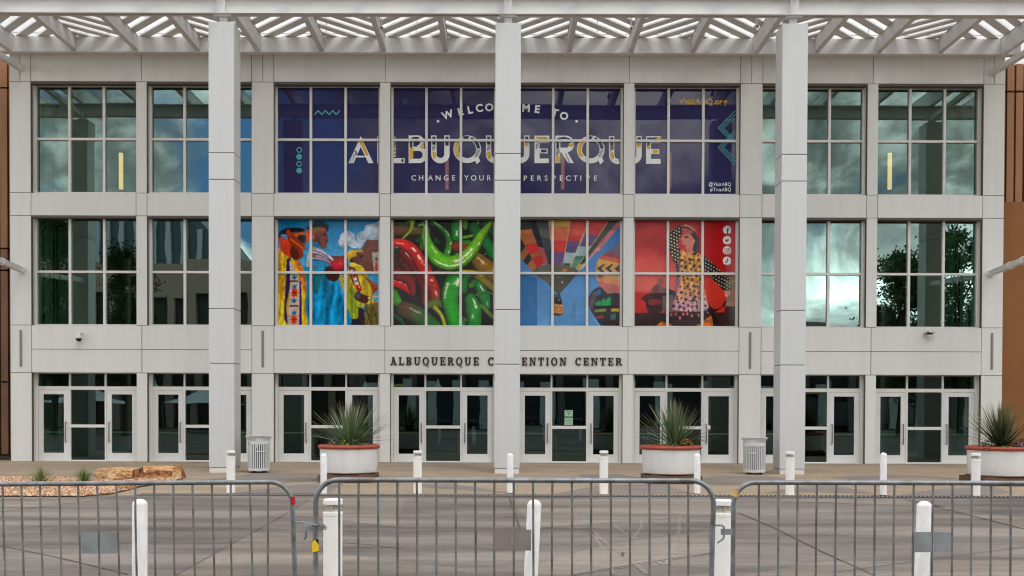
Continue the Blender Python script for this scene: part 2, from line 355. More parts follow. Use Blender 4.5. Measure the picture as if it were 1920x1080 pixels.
sheet('grey_paving', M_GREYPAVE, [
    [(380, 900), (490, 887), (660, 886), (720, 893), (600, 901), (520, 906), (400, 902)],
    [(430, 925.5), (560, 908), (645, 907.5), (612, 925.5)],
    [(770, 908), (850, 907), (960, 925.5), (800, 914)],
    [(1085, 890), (1160, 889), (1200, 896), (1095, 898)],
    [(1041, 925.5), (1115, 911), (1240, 908), (1302, 925.5)],
    [(1310, 898), (1345, 892), (1450, 894), (1480, 899), (1400, 911), (1320, 908)],
    [(1520, 908), (1570, 910), (1640, 927), (1520, 922), (1430, 926), (1490, 914)],
    [(1551, 895), (1660, 891), (1740, 893), (1800, 898), (1720, 895), (1600, 900)],
    [(1685, 928), (1760, 917), (1860, 912), (1900, 924), (1850, 929)],
    [(90, 898), (155, 889), (225, 887), (180, 897)]], L1)
def strip(pts, w, lift):
    P = [gp(*p) for p in pts]; out = []
    for a, b in zip(P, P[1:]):
        d = (b-a); d.z = 0; d.normalize(); n = Vector((-d.y, d.x, 0))*w/2
        out.append([Vector((v.x, v.y, gz(v.y)+lift)) for v in (a+n, a-n, b-n, b+n)])
    return out
jb = MB(); rj = random.Random(3)
for pts, w in (([(0, 1024), (110, 1047), (240, 1078)], .018), ([(955, 934), (966, 965), (974, 990), (984, 1022), (990, 1062)], .03),
               ([(1384, 962), (1450, 990), (1540, 1035), (1640, 1081)], .022), ([(1072, 1080), (1200, 1058), (1335, 1038)], .015),
               ([(1140, 1021), (1327, 996)], .014), ([(1560, 1076), (1760, 1048), (1925, 1026)], .013), ([(600, 1034), (780, 1056)], .012),
               ([(1697, 938), (1800, 962), (1925, 994)], .02), ([(329, 1081), (475, 999), (584, 937)], .012), ([(860, 1024), (940, 1034)], .012)):
    for q in strip(pts, w, 3*L1): jb.poly(q)
struct(jb.build('paving_joints', M_JOINT))

tb = MB()
for pts, w in (([(1060, 940), (1085, 975), (1125, 1010), (1180, 1050), (1215, 1078)], .07), ([(1085, 948), (1100, 985), (1130, 1030), (1150, 1078)], .05), ([(1190, 945), (1205, 965), (1202, 990), (1180, 1020), (1165, 1045)], .045),
               ([(1255, 945), (1275, 968), (1272, 1000), (1258, 1040), (1250, 1060)], .05), ([(640, 1018), (690, 1021), (760, 1030)], .06), ([(1110, 962), (1150, 985), (1190, 1015), (1240, 1060)], .035)):
    for q in strip(pts, w, 2.5*L1): tb.poly(q)
struct(tb.build('tyre_marks', M_TYRE))
# trench drain
dr = empty('trench_drain', (5.5, 20.5, -0.11)); tag(dr, 'long dark slotted trench drain grate crossing the paving before the bollards', 'drain')
b = MB(); x0, x1 = gp(255, 929).x, 16.0
b.box(x0, x1, 20.34, 20.375, -.13, -.092); b.box(x0, x1, 20.655, 20.69, -.13, -.092)
wch(b, 'frame', M_GRATE, dr)
b = MB(); x = x0
while x < x1:
    b.bar((x, 20.372, -.1), (x+.1, 20.66, -.1), .032, .014); x += .085
wch(b, 'grate', M_SLOT, dr)
b = MB(); b.box(x0, x1, 20.376, 20.654, -.108, -.1055)
wch(b, 'channel', M_LINER, dr)

# gravel bed
def gravel():
    rg = random.Random(11); b = MB()
    edge = [gp(*p) for p in ((-40, 932), (150, 932.5), (212, 927), (262, 914), (330, 903), (345, 897), (190, 897), (-40, 897))]
    b.poly([(v.x, v.y, gz(v.y)+.02) for v in edge], (.24, .125, .066))
    def inside(x, y):
        c = False; n = len(edge)
        for i in range(n):
            p, q = edge[i], edge[i-1]
            if (p.y > y) != (q.y > y) and x < (q.x-p.x)*(y-p.y)/(q.y-p.y)+p.x: c = not c
        return c
    xmin, xmax = min(v.x for v in edge), max(v.x for v in edge); ymin, ymax = min(v.y for v in edge), max(v.y for v in edge)
    n = 0
    while n < 9000:
        x, y = rg.uniform(xmin, xmax), rg.uniform(ymin, ymax)
        if not inside(x, y): continue
        n += 1; s = rg.uniform(.015, .036); z = gz(y)+.02+rg.uniform(0, .02)
        pal = rg.choice([(.56, .33, .18), (.46, .25, .13), (.62, .42, .27), (.36, .17, .09), (.66, .50, .36), (.24, .13, .075)])
        a = rg.uniform(0, 6.3); vs = []
        for k in range(4):
            t = a+k*PI/2; vs.append((x+math.cos(t)*s*rg.uniform(.7, 1.2), y+math.sin(t)*s*rg.uniform(.7, 1.2), z))
        vs.append((x+rg.uniform(-.3, .3)*s, y+rg.uniform(-.3, .3)*s, z+s*.8))
        b.add(vs, [(0, 1, 4), (1, 2, 4), (2, 3, 4), (3, 0, 4)], False, pal)
    o = b.build('gravel_bed', M_GRAVEL); tag(o, 'bed of orange tan gravel at the left edge of the plaza', 'gravel', kind='stuff')
M_GRAVEL = mat('tan_gravel', (.4, .2, .1), 0.9, attr='Col')
gravel()

# ================================================================ the building
X0 = 0.067
FY = 31.3; GY = 31.62
EO = 15.15
OPEN = [(-14.50, -11.30), (-10.965, -7.775), (-7.10, -3.877), (-3.548, -0.34), (0.34, 3.548), (3.877, 7.10), (7.775, 10.965), (11.30, 14.50)]
Z_TOP, Z_FR, Z_H3, Z_S3, Z_B3, Z_H2, Z_S2, Z_J, Z_BB = 12.47, 11.575, 11.51, 8.198, 7.505, 7.455, 4.172, 3.438, 2.72
def zg(py, x=945, Y=GY): return at(x, py, Y).z
bld = empty('convention_hall', (X0, FY, 0))
tag(bld, 'wide three storey white panelled hall front with eight bays of windows over glass doors', 'building')

# --- wall: cladding panels with open joints before a dark backing
wp = MB(); G = 0.009
def panel(xa, xb, za, zb, y=FY, y1=FY+.14): wp.box(X0+xa+G, X0+xb-G, y, y1, za+G, zb-G)
piers = [(-EO, -14.50), (-11.30, -10.965), (-7.775, -7.10), (-3.877, -3.548), (-.34, .34), (3.548, 3.877), (7.10, 7.775), (10.965, 11.30), (14.50, EO)]
wide = {0, 2, 4, 6, 8}
for i, (a, c) in enumerate(piers):
    for za, zb in ((0.0, Z_BB), (Z_S2, Z_H2+.05), (Z_S3, Z_FR)): panel(a, c, za, zb)
    panel(a, c, Z_H2+.05, Z_S3)
    if i in wide:
        panel(a, c, Z_BB, Z_S2)
        m = (a+c)/2; panel(a, m, Z_FR, Z_TOP); panel(m, c, Z_FR, Z_TOP)
for i, (a, c) in enumerate(OPEN):
    panel(a, c, Z_H2+.05, Z_S3)
    l = i % 2 == 0
    aa, cc = (a, c+.165) if l else (a-.165, c)
    panel(aa, cc, Z_FR, Z_TOP); panel(aa, cc, Z_J, Z_S2); panel(aa, cc, Z_BB, Z_J)
wall = wch(wp, 'wall', M_PANEL, bld)
bk = MB()
def backing(xa, xb, za, zb): bk.box(X0+xa, X0+xb, FY+.02, FY+.30, za, zb)
for a, c in piers: backing(a+.004, c-.004, 0.003, Z_TOP-.02)
for a, c in OPEN:
    for za, zb in ((Z_FR-.06, Z_TOP-.02), (Z_H2-.006, Z_S3-.004), (Z_BB, Z_S2-.004)): backing(a-.004, c+.004, za, zb)
wch(bk, 'wall_backing', M_DARKGAP, bld)
# reveals: painted returns of the piers, heads and sills inside each opening
rv = MB()
def reveal(xa, xb, za, zb):
    t = .012
    rv.box(X0+xa, X0+xa+t, FY+.14, GY+.05, za, zb); rv.box(X0+xb-t, X0+xb, FY+.14, GY+.05, za, zb)
    rv.box(X0+xa+t, X0+xb-t, FY+.145, GY+.05, zb-t, zb)
    rv.box(X0+xa+t, X0+xb-t, FY+.145, GY-.04, za, za+t)
for a, c in OPEN:
    reveal(a, c, Z_S3, Z_H3+.05); reveal(a, c, Z_S2, Z_H2+.045); reveal(a, c, 0.004, Z_BB)
wch(rv, 'reveals', M_PANEL, bld)
# upper wall set back above the pergola, roof slab
u = MB()
for k in range(-7, 7):
    for (za, zb) in ((12.7, 14.1), (14.1, 15.5), (15.5, 17.4)): u.box(X0+k*3.0+.01, X0+(k+1)*3.0-.01, 34.2, 34.4, za+.01, zb-.01)
wch(u, 'upper_wall', M_UPPER, bld)
u = MB(); u.box(X0-EO-.0, X0+EO, FY+.31, 34.19, 12.2, 12.44); u.box(X0-EO+.1, X0+EO-.1, 34.42, 48, 12.2, 17.3)
wch(u, 'roof', M_PANEL, bld)
# slot lights
for cx in (-14.825, -7.44, 7.44, 14.825):
    b = MB(); b.box(X0+cx-.035, X0+cx+.035, FY-.02, FY-.003, 2.9, 4.02); b.box(X0+cx-.014, X0+cx+.014, FY-.03, FY-.0205, 2.93, 3.99)
    wch(b, 'slot_light', M_SLOT, bld)

# --- windows
ZW3 = (zg(363.4), zg(264), zg(165.6)); ZW2 = (zg(610.7), zg(512.4), zg(413))
rw = random.Random(5)
def lites(b, xa, xb, za, zb, y, tilt=.0022):
    t1, t2 = rw.uniform(-tilt, tilt)*(xb-xa), rw.uniform(-tilt, tilt)*(zb-za)
    b.add([(xa, y, za), (xb, y+t1, za), (xb, y+t1+t2, zb), (xa, y+t2, zb)], [(0, 1, 2, 3)])
def window(a, c, zs, head, sill, mpane, pname='pane'):
    xa, xb = X0+a+.012, X0+c-.012; w = xb-xa; y0, y1 = GY-.075, GY+.03
    f = MB(); fr = .05
    f.box(xa, xa+fr, y0, y1, sill+.012, head); f.box(xb-fr, xb, y0, y1, sill+.012, head)
    f.box(xa+fr, xb-fr, y0, y1, zs[2], head); f.box(xa+fr, xb-fr, y0, y1, sill+.012, zs[0])
    xm = [xa+w/3, xa+2*w/3]
    for x in xm: f.box(x-.037, x+.037, y0+.002, y1, zs[0], zs[2])
    cells = [(xa+fr, xm[0]-.037), (xm[0]+.037, xm[1]-.037), (xm[1]+.037, xb-fr)]
    for p, q in cells: f.box(p, q, y0+.004, y1, zs[1]-.035, zs[1]+.035)
    win = wch(f, 'window', M_FRAME, bld)
    if mpane:
        pb = MB()
        for p, q in cells:
            lites(pb, p-.01, q+.01, zs[0]-.01, zs[1]-.03, GY); lites(pb, p-.01, q+.01, zs[1]+.03, zs[2]+.01, GY)
        wch(pb, pname, mpane, win)
    return win, (xa+.03, xb-.03, zs[0]-.02, zs[2]+.02)
MURALS = {}
for i, (a, c) in enumerate(OPEN):
    film = 2 <= i <= 5
    window(a, c, ZW3, Z_H3, Z_S3, M_FILM if film else M_GLASS, 'window_film' if film else 'pane')
    win, rect = window(a, c, ZW2, Z_H2, Z_S2, None if film else M_GLASS)
    if film: MURALS[i] = (win, rect)

# --- entrance doors: leaf, glazed panel between, leaf; transoms above
ZT0, ZT1, ZD1 = zg(726.7), zg(703), zg(733.5)
ZGa, ZGb = zg(851.3), zg(741.6); ZC = (zg(864.5), zg(803), zg(799), zg(734.5))
for i, (a, c) in enumerate(OPEN):
    xa, xb = X0+a+.012, X0+c-.012; w = xb-xa; y0, y1 = GY-.06, GY+.05
    jm = .06; mw = .05
    cl, cr = xa+w*.327, xa+w*.673                       # posts at both sides of the centre panel
    f = MB()
    f.box(xa, xa+jm, y0, y1, .006, Z_BB-.012); f.box(xb-jm, xb, y0, y1, .006, Z_BB-.012)
    for x in (cl, cr): f.box(x-mw/2, x+mw/2, y0+.002, y1, .006, Z_BB-.012)
    for p, q in ((xa+jm, cl-mw/2), (cl+mw/2, cr-mw/2), (cr+mw/2, xb-jm)):
        f.box(p, q, y0+.004, y1, ZT1, Z_BB-.012); f.box(p, q, y0+.004, y1, ZD1+.004, ZT0)
    f.box(cl+mw/2, cr-mw/2, y0+.006, y1, .006, ZC[0]); f.box(cl+mw/2, cr-mw/2, y0+.006, y1, ZC[1]-.012, ZC[2]+.014)
    ef = wch(f, 'entrance_frame', M_FRAME, bld)
    pb = MB()
    for p, q in ((xa+jm, cl-mw/2), (cl+mw/2, cr-mw/2), (cr+mw/2, xb-jm)): lites(pb, p-.005, q+.005, ZT0-.01, ZT1+.01, GY)
    lites(pb, cl+mw/2-.005, cr-mw/2+.005, ZC[0]-.01, ZC[1]-.01, GY); lites(pb, cl+mw/2-.005, cr-mw/2+.005, ZC[2], ZD1+.02, GY)
    wch(pb, 'pane', M_GLASS_D, ef)
    for side in (0, 1):
        p, q = (xa+jm+.006, cl-mw/2-.006) if side == 0 else (cr+mw/2+.006, xb-jm-.006)
        sw = .155
        gl, gr = p+sw, q-sw
        d = MB(); yd0, yd1 = GY-.05, GY+.005
        d.box(p, gl, yd0, yd1, .02, ZD1-.004); d.box(gr, q, yd0, yd1, .02, ZD1-.004)
        d.box(gl, gr, yd0+.001, yd1, .02, ZGa); d.box(gl, gr, yd0+.001, yd1, ZGb, ZD1-.004)
        door = wch(d, 'door', M_DOOR, bld)
        pb = MB(); lites(pb, gl-.005, gr+.005, ZGa-.01, ZGb+.01, GY-.02); wch(pb, 'pane', M_GLASS_D, door)
        hb = MB(); hx = q-.085 if side == 0 else p+.085; s = -1 if side == 0 else 1
        h0, h1 = zg(830), zg(794); yh = yd0-.06
        hb.tube([(hx, yd0, h0), (hx, yh+.015, h0), (hx+s*.005, yh, h0+.02), (hx+s*.005, yh, h1-.02), (hx, yh+.015, h1), (hx, yd0, h1)], .018, 8)
        wch(hb, 'handle', M_HANDLE, door)
        pu = MB(); pu.box(gl, gr, GY+.03, GY+.06, zg(812.5)-.025, zg(812.5)+.02); wch(pu, 'push_bar', M_PUSHBAR, door)
    th = MB(); th.box(xa, xb, FY+.15, GY+.2, .002, .012); wch(th, 'threshold', M_SLOT, bld)
# --- interior: slabs, back wall, end walls with window frames
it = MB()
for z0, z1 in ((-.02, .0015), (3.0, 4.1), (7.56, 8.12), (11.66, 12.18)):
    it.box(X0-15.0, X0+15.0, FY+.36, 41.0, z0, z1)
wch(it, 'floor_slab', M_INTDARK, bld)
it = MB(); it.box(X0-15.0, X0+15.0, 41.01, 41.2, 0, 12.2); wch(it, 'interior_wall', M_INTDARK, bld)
for s in (-1, 1):
    it = MB(); xa, xb = sorted((X0+s*14.62, X0+s*14.8)); it.box(xa, xb, FY+.36, 36.5, .003, 11.65)
    ew = wch(it, 'end_wall', M_INT, bld)
    fr = MB()
    for y in (32.35, 33.1, 33.35, 34.4):
        xf = X0+s*14.58; fr.box(min(xf, X0+s*14.62), max(xf, X0+s*14.62), y-.03, y+.03, .01, 11.6)
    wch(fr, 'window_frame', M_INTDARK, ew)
# pendant lamps behind the upper windows
pl0 = None
for k, px in enumerate((227, 838, 1055, 1255, 1668)):
    p0, p1 = at(px, 355, 33.2), at(px, 287, 33.2)
    e = empty('pendant_lamp', (p0.x, 33.2, p0.z))
    tag(e, ['slim glowing pendant lamp behind the top window of the leftmost bay', 'slim pendant lamp dimly behind the navy film, below the first letter U',
            'slim pendant lamp seen dimly behind the navy film, below the letter R', 'slim pendant lamp seen dimly behind the navy film, right of the last letter E',
            'slim glowing pendant lamp behind the top window of the rightmost bay'][k], 'lamp', 'pendant lamps hanging inside the hall')
    b = MB(); h = p1.z-p0.z; b.box(-.055, .055, -.055, .055, 0, h); bevel(b.build('glowing_tube', M_LAMP, e), .01)
    b = MB(); b.box(-.06, .06, -.06, .06, h, h+.04); b.tube([(0, 0, h+.03), (0, 0, 11.662-p0.z)], .008, 6); b.build('cord', M_SLOT, e)

# --- flanking wings
def wing(s):
    xa = X0+s*(EO+.005); e = empty('flanking_wing', (xa+s*7, 32.4, 0))
    m = M_COPPER if s > 0 else M_COPPER_SHADE
    tag(e, 'copper ribbed wing over orange stucco, beyond the right end of the white hall' if s > 0 else 'dark brown ribbed metal wing beyond the left end of the white hall', 'building')
    zt = at(18, 114, 32.4).z
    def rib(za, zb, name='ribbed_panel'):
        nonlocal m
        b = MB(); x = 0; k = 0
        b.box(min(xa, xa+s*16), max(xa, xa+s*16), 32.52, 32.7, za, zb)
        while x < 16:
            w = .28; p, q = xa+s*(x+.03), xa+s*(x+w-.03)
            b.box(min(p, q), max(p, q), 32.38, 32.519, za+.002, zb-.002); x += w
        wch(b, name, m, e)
    if s > 0:
        z2 = at(1900, 172, 32.4).z; z3 = at(1900, 378.5, 32.4).z
        rib(z2+.03, zt); rib(z3, z2-.03)
        b = MB(); b.box(xa, xa+16, 32.30, 32.7, 0.002, z3-.02); wch(b, 'stucco_wall', M_STUCCO, e)
    else:
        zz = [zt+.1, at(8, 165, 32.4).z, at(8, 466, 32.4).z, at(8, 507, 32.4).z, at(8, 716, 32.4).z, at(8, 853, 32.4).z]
        for k, (a, c) in enumerate(zip(zz, zz[1:])): m = M_COPPER if k < 2 else M_COPPER_SHADE; rib(c+.025, a-.025)  # lower panels take the darkened copper: shading painted into the colour
        b = MB(); b.box(xa-16, xa, 32.25, 32.7, .002, zz[-1]-.02); wch(b, 'plinth', M_SOIL, e)
    b = MB(); p, q = sorted((xa, xa+s*16)); b.box(p+.01, q, 32.71, 46, .002, zt-.2); wch(b, 'core', M_DARKGAP, e)
wing(-1); wing(1)

# ================================================================ columns and pergola
PX = 7.472; CYF = 26.8
CW = .665
cb = MB()
segs = []
z_top = at(952, 42, CYF).z; z_j = [at(952, y, CYF).z for y in (288, 338, 580.5, 683)]; z_pl = .085
edges = [z_top]+z_j+[z_pl]
def column(xc, label):
    e = empty('column', (xc, CYF+CW/2, gz(CYF+.3))); tag(e, label, 'column', 'square white columns carrying the pergola')
    b = MB()
    for a, c in zip(edges, edges[1:]): b.box(xc-CW/2, xc+CW/2, CYF, CYF+CW, c+.008, a-.008)
    bevel(wch(b, 'shaft', M_COLUMN, e), .012)
    b = MB(); b.box(xc-CW/2+.03, xc+CW/2-.03, CYF+.03, CYF+CW-.03, .05, z_top-.03); wch(b, 'core', M_DARKGAP, e)
    b = MB(); b.box(xc-CW/2+.012, xc+CW/2-.012, CYF+.012, CYF+CW-.012, gz(CYF)-.02, z_pl-.004); wch(b, 'plinth', M_PANEL, e)
    b = MB(); b.box(xc-.1, xc+.1, CYF+.2, CYF+.42, z_top-.02, 11.93); b.box(xc-.22, xc+.22, CYF+.1, CYF+.5, 11.895, 11.93)
    wch(b, 'neck', M_STEEL, e)
for k, lb in zip((-2, -1, 0, 1, 2), ('square white column just outside the left edge, its dark back mirrored in the leftmost windows',
        'square white column left of the entrance, beside the bin with the blue sticker', 'square white column at the middle of the entrance, hiding part of the sign',
        'square white column right of the entrance, beside the plain bin', 'square white column just outside the right edge, its dark back mirrored in the rightmost windows')):
    column(X0+k*PX+.013, lb)
pg = empty('pergola', (X0, CYF, 11.9)); tag(pg, 'white steel pergola of rafters and diagonal slats shading the hall front', 'pergola')
XE = 16.9
b = MB(); b.box(X0-XE, X0+XE, CYF+.12, CYF+.15, 11.93, 12.36); wch(b, 'front_beam', M_STEEL, pg)
b = MB(); b.box(X0-XE, X0+XE, CYF-.0, CYF+.27, 11.93, 11.955); wch(b, 'beam_flange', M_STEEL, pg)
b = MB(); b.box(X0-XE, X0+XE, CYF-.0, CYF+.27, 12.335, 12.37); wch(b, 'beam_flange', M_STEEL, pg)
for k in (-2, -1, 0, 1, 2):
    b = MB(); x = X0+k*PX; b.box(x-.105, x+.105, CYF+.02, CYF+.119, 11.957, 12.333); wch(b, 'stiffener', M_STEEL, pg)
z_l0, z_l1 = at(945, 97.5, 31.1).z, at(945, 71, 31.1).z
b = MB(); b.box(X0-EO-.35, X0+EO+.35, 31.08, 31.28, z_l0, z_l1); wch(b, 'wall_beam', M_STEEL, pg)
b = MB(); b.box(X0-EO-.35, X0+EO+.35, 31.03, 31.29, z_l0-.05, z_l0-.002); wch(b, 'wall_beam_flange', M_STEEL, pg)
RS = PX/4; ZR1 = z_l1
for k in range(-9, 10):
    x = X0+k*RS; deep = k % 4 == 0
    b = MB(); zb = z_l0-.085 if deep else z_l0+.012
    b.box(x-.055, x+.055, 25.2, 31.075, zb+.02, ZR1); b.box(x-.075, x+.075, 25.2, 31.07, zb, zb+.0195)
    b.box(x-.075, x+.075, 25.2, 31.07, ZR1+.0005, ZR1+.02)
    for y in (CYF+.13,): b.box(x-.05, x+.05, y-.08, y+.08, 12.371, zb-.001)
    wch(b, 'rafter', M_STEEL, pg)
ZS = ZR1+.022
for k in range(-9, 9):
    xa, xb = X0+k*RS+.04, X0+(k+1)*RS-.04; up = (k % 2 == 0)   # diagonal direction alternates
    b = MB(); w = xb-xa; st = .66; y = 25.4-w
    while y < 31.2:
        # strip from (xa, y) to (xb, y+w) clipped to the bay depth
        ya, yb = (y+w, y) if up else (y, y+w)
        hw = .185
        p = [(xa, ya-hw), (xa, ya+hw), (xb, yb+hw), (xb, yb-hw)]
        def clip(P, yl, keep_low):
            out = []
            for i in range(len(P)):
                A, B = P[i-1], P[i]; ia = (A[1] <= yl) == keep_low; ib = (B[1] <= yl) == keep_low
                if ia != ib:
                    t = (yl-A[1])/(B[1]-A[1]); out.append((A[0]+(B[0]-A[0])*t, yl))
                if ib: out.append(B)
            return out
        p = clip(p, 31.25, True) if p else p; p = clip(p, 26.95, False) if p else p
        if len(p) >= 3:
            n = len(p); vs = [(x, yy, ZS) for x, yy in p]+[(x, yy, ZS+.05) for x, yy in p]
            b.add(vs, [tuple(range(n)), tuple(range(n, 2*n))[::-1]]+[(i, (i+1) % n, n+(i+1) % n, n+i) for i in range(n)])
        y += st
    fixn(wch(b, 'slat_panel', M_STEEL, pg))
# tie struts between the end piers and the outer columns
for s, pa, pb_ in ((-1, (38, 128), None), (1, (1862, 136), None), (-1, (41, 506), None), (1, (1856, 513), None)):
    A = at(pa[0], pa[1], FY); Cx = X0+s*2*PX-s*.1
    Bz = A.z-.12 if A.z > 9 else A.z+.25
    B = Vector((Cx, CYF+CW+.005, Bz))
    b = MB(); d = (B-A).normalized()
    b.tube([A, A+d*.05], .13, 6); b.bar(A+d*.03, B-d*.2, .15, .15); b.tube([A+d*1.2, A+d*1.22], .12, 8); b.tube([A+d*1.9, A+d*1.92], .12, 8)
    b.bar(B-d*.19, B, .18, .18)
    wch(b, 'tie_strut', M_STEEL, pg)

# ================================================================ street furniture
def place(px, py): return gp(px, py)
# --- bollards
def arc_top(r, h, n=6, lip=.03):
    return [(0.0, 0)]+[(r, 0), (r, h-lip)]+[(r*math.cos(a)+0*r, h-lip+lip*math.sin(a)) for a in [PI/2*k/n for k in range(1, n)]]+[(0.0005, h)]
def plain_bollard(px, pytop, pybase, r, label, lean=0, hgt=None):
    p = place(px, pybase); h = hgt or at(px, pytop, p.y).z-p.z
    e = empty('bollard', p); tag(e, label, 'bollard', 'round topped white bollards'); e.rotation_euler = (0, lean, 0)
    b = MB(); b.lathe([(r, -.02), (r, h-.055)]+[(r*math.cos(a), h-.055+.055*math.sin(a)) for a in [PI/2*k/7 for k in range(1, 7)]]+[(.0008, h)], 28)
    b.build('post', M_BOLLARD, e)
    b = MB(); b.lathe([(r+.004, -.02), (r+.004, .012), (r-.002, .018)], 24); b.build('base_ring', M_JOINT, e)
    return e
def light_bollard(px, pytop, pybase, r, label, hgt=None):
    p = place(px, pybase); h = hgt or at(px, pytop, p.y).z-p.z
    e = empty('light_bollard', p); tag(e, label, 'bollard light', 'white louvred light bollards'); k = h/.86
    b = MB(); b.lathe([(r, -.02), (r, h-.155*k), (r+.004, h-.152*k), (r+.004, h-.125*k), (r*.98, h-.12*k), (.05*r, h-.118*k)], 28); b.build('post', M_BOLLARD2, e)
    b = MB(); b.lathe([(r*.92, h-.119*k), (r*.55, h-.10*k), (r*.22, h-.055*k)], 24)
    for q in range(3):
        a = -PI/2+q*2*PI/3; c, s = math.cos(a), math.sin(a)
        b.bar((c*r*.2, s*r*.2, h-.085*k), (c*r*.95, s*r*.95, h-.085*k), .006, .066*k)
    b.build('louvre', M_SHADE, e)
    b = MB(); b.lathe([(.0008, h-.052*k), (r*.96, h-.052*k), (r+.002, h-.049*k), (r+.002, h-.008), (r-.008, h), (.0008, h+.001)], 28); b.build('cap', M_BOLLARD2, e)
    return e
plain_bollard(607, 850, 926.5, .066, 'white round topped bollard standing before the left planter')
plain_bollard(956.5, 850, 925, .066, 'scuffed white round topped bollard standing before the middle column')
plain_bollard(1307, 850, 926.5, .066, 'white round topped bollard standing before the right edge of the middle planter')
plain_bollard(1656, 848.5, 929, .066, 'white round topped bollard, rusty at its foot, between the pillar and the pink flowered planter')
plain_bollard(262, 940, 1108, .069, 'near white round topped bollard behind the left barrier, beside its plates', .004, .86)
plain_bollard(994, 940, 1108, .066, 'near white round topped bollard leaning right behind the middle barrier plates', .045, .86)
plain_bollard(1727, 943, 1111, .068, 'near white round topped bollard behind the plates of the right barrier', .03, .86)
light_bollard(433, 845, 923.5, .089, 'white louvred light bollard before the column left of the entrance')
light_bollard(783, 845, 924.5, .089, 'white louvred light bollard before the doors right of the left planter')
light_bollard(1132, 845, 925.5, .089, 'white louvred light bollard before the doors left of the middle planter')
light_bollard(1481, 847, 928, .089, 'white louvred light bollard before the column beside the plain bin')
light_bollard(1829, 850, 930, .089, 'white louvred light bollard before the pink flowered planter')
light_bollard(624, 935, 1107, .089, 'near white louvred light bollard right of the yellow and black tape', .86)
light_bollard(1355, 936, 1108, .089, 'near white louvred light bollard behind the gap by the pale yellow tape', .86)

# --- crowd barriers
def arc3(cx, cz, r, a0, a1, n=7): return [(cx+r*math.cos(a0+(a1-a0)*i/n), cz+r*math.sin(a0+(a1-a0)*i/n)) for i in range(n+1)]
def barrier(name_label, Y, tl, tr, bl, br, bars, plates, r=.0165, pmat=None, dy=0):
    """tl,tr: pixel ends of the top rail's centre line at the post centres; bl,br: post pixel at y=1080"""
    e = empty('crowd_barrier', (at((tl[0]+tr[0])/2, 1000, Y).x, Y, -.09)); tag(e, name_label, 'barrier', 'grey steel crowd barriers joined end to end')
    A, B = at(*tl, Y), at(*tr, Y); C, D = at(*bl, Y), at(*br, Y); R = .15; zb = .07
    def down(T, Q):                                   # follow the post line to the bottom rail
        d = (Q-T)/(T.z-Q.z); return T+d*(T.z-zb)
    A2, B2 = down(A, C), down(B, D)
    def corner(P, to1, to2):
        u, v = (to1-P).normalized(), (to2-P).normalized(); c = P+(u+v)*R; out = []
        for i in range(8):
            a = PI/2*i/7; out.append(c-v*R*math.cos(a)-u*R*math.sin(a) if False else P+u*R*(1-math.sin(a))+v*R*(1-math.cos(a)))
        return out
    path = [A2+Vector((.4, 0, 0))*0]+[A2]
    path = [A2]+corner(A, A2, B)+corner(B, A, B2)+[B2]
    # smoother joints of the rounded frame
    b = MB(); b.tube(path, r, 12); b.tube([A2, B2], r*.9, 10)
    wch(b, 'frame', M_GALV, e, 60)
    for bx in bars:
        t = (bx[0]-tl[0])/(tr[0]-tl[0]); yt = tl[1]+(tr[1]-tl[1])*t
        P = at(bx[0], yt+3, Y); Q = at(bx[1], 1080, Y); d = (Q-P)/(P.z-Q.z); E_ = P+d*(P.z-zb)
        k = random.uniform(-.004, .004); M = P.lerp(E_, random.uniform(.35, .6))+Vector((k, k*.6, 0))
        b = MB(); b.tube([P, P.lerp(M, .5)+Vector((k*.4, 0, 0)), M, E_], .0078, 8, False); wch(b, 'bar', M_GALVBAR, e)
    for (xa, xb, ya, yb, m, ym) in plates:
        p, q = at(xa, ya, Y-.012), at(xb, yb, Y-.012)
        b = MB(); b.box(p.x, q.x, Y-.012, Y-.009, q.z, p.z); b.box(p.x, q.x, Y-.014, Y-.0121, q.z-.005, q.z+.004)
        wch(b, 'plate', m, e)
    for s, T in ((-1, A2), (1, B2)):
        b = MB(); b.bar((T.x-s*.12, Y-.3, -.075), (T.x-s*.12, Y+.3, -.075), .05, .012); b.bar((T.x-s*.12, Y, -.075), (T.x-s*.12, Y, zb), .012, .03)
        wch(b, 'foot', M_GALVBAR, e)
    return e
lb = [(5, 11), (40, 44.7), (75, 81), (111, 115), (146, 151), (182, 186), (218, 223), (253.6, 257), (289, 292), (325, 328), (360.6, 365), (397, 402), (432.6, 435), (468, 473), (503, 502.5)]
lb = [(5-35.6*k, 11-35.3*k) for k in (5, 4, 3, 2, 1)]+lb
bL = barrier('grey steel crowd barrier at the left, red tape on its right post', 7.0, (-205, 909.5), (547, 903.5), (-200, 1080), (553, 1080), lb,
             [(153, 182, 998.5, 1036, M_PLATE, 0), (187.5, 219, 999, 1036, M_PLATE, 0)])
mb = [(636+36.35*k, 636+36.35*k+random.uniform(-.6, .9)) for k in range(19)]
bM = barrier('grey steel crowd barrier in the middle, yellow and black tape on its left post', 6.75, (592, 899.5), (1339, 901.5), (592, 1080), (1334, 1080), mb,
             [(926, 959.5, 993, 1030.5, M_PLATE2, 0), (962.5, 996, 993, 1031, M_PLATE2, 0)], .017)
rb = [(1423+36.3*k, 1421.5+36.3*k+random.uniform(-.5, .5)) for k in range(19)]
bR = barrier('grey steel crowd barrier at the right, pale yellow tape on its left corner', 6.9, (1375.5, 904.5), (2122, 906.5), (1374, 1080), (2118, 1080), rb,
             [(1715, 1747, 997.5, 1034, M_PLATE, 0), (1752, 1783.5, 998, 1034, M_PLATE, 0)])
def ptube(root, name, m, Y, pts, r, n=8):
    b = MB(); b.tube([at(x, y, Y+(dz[0] if dz else 0)) for x, y, *dz in pts], r, n); return wch(b, name, m, root)
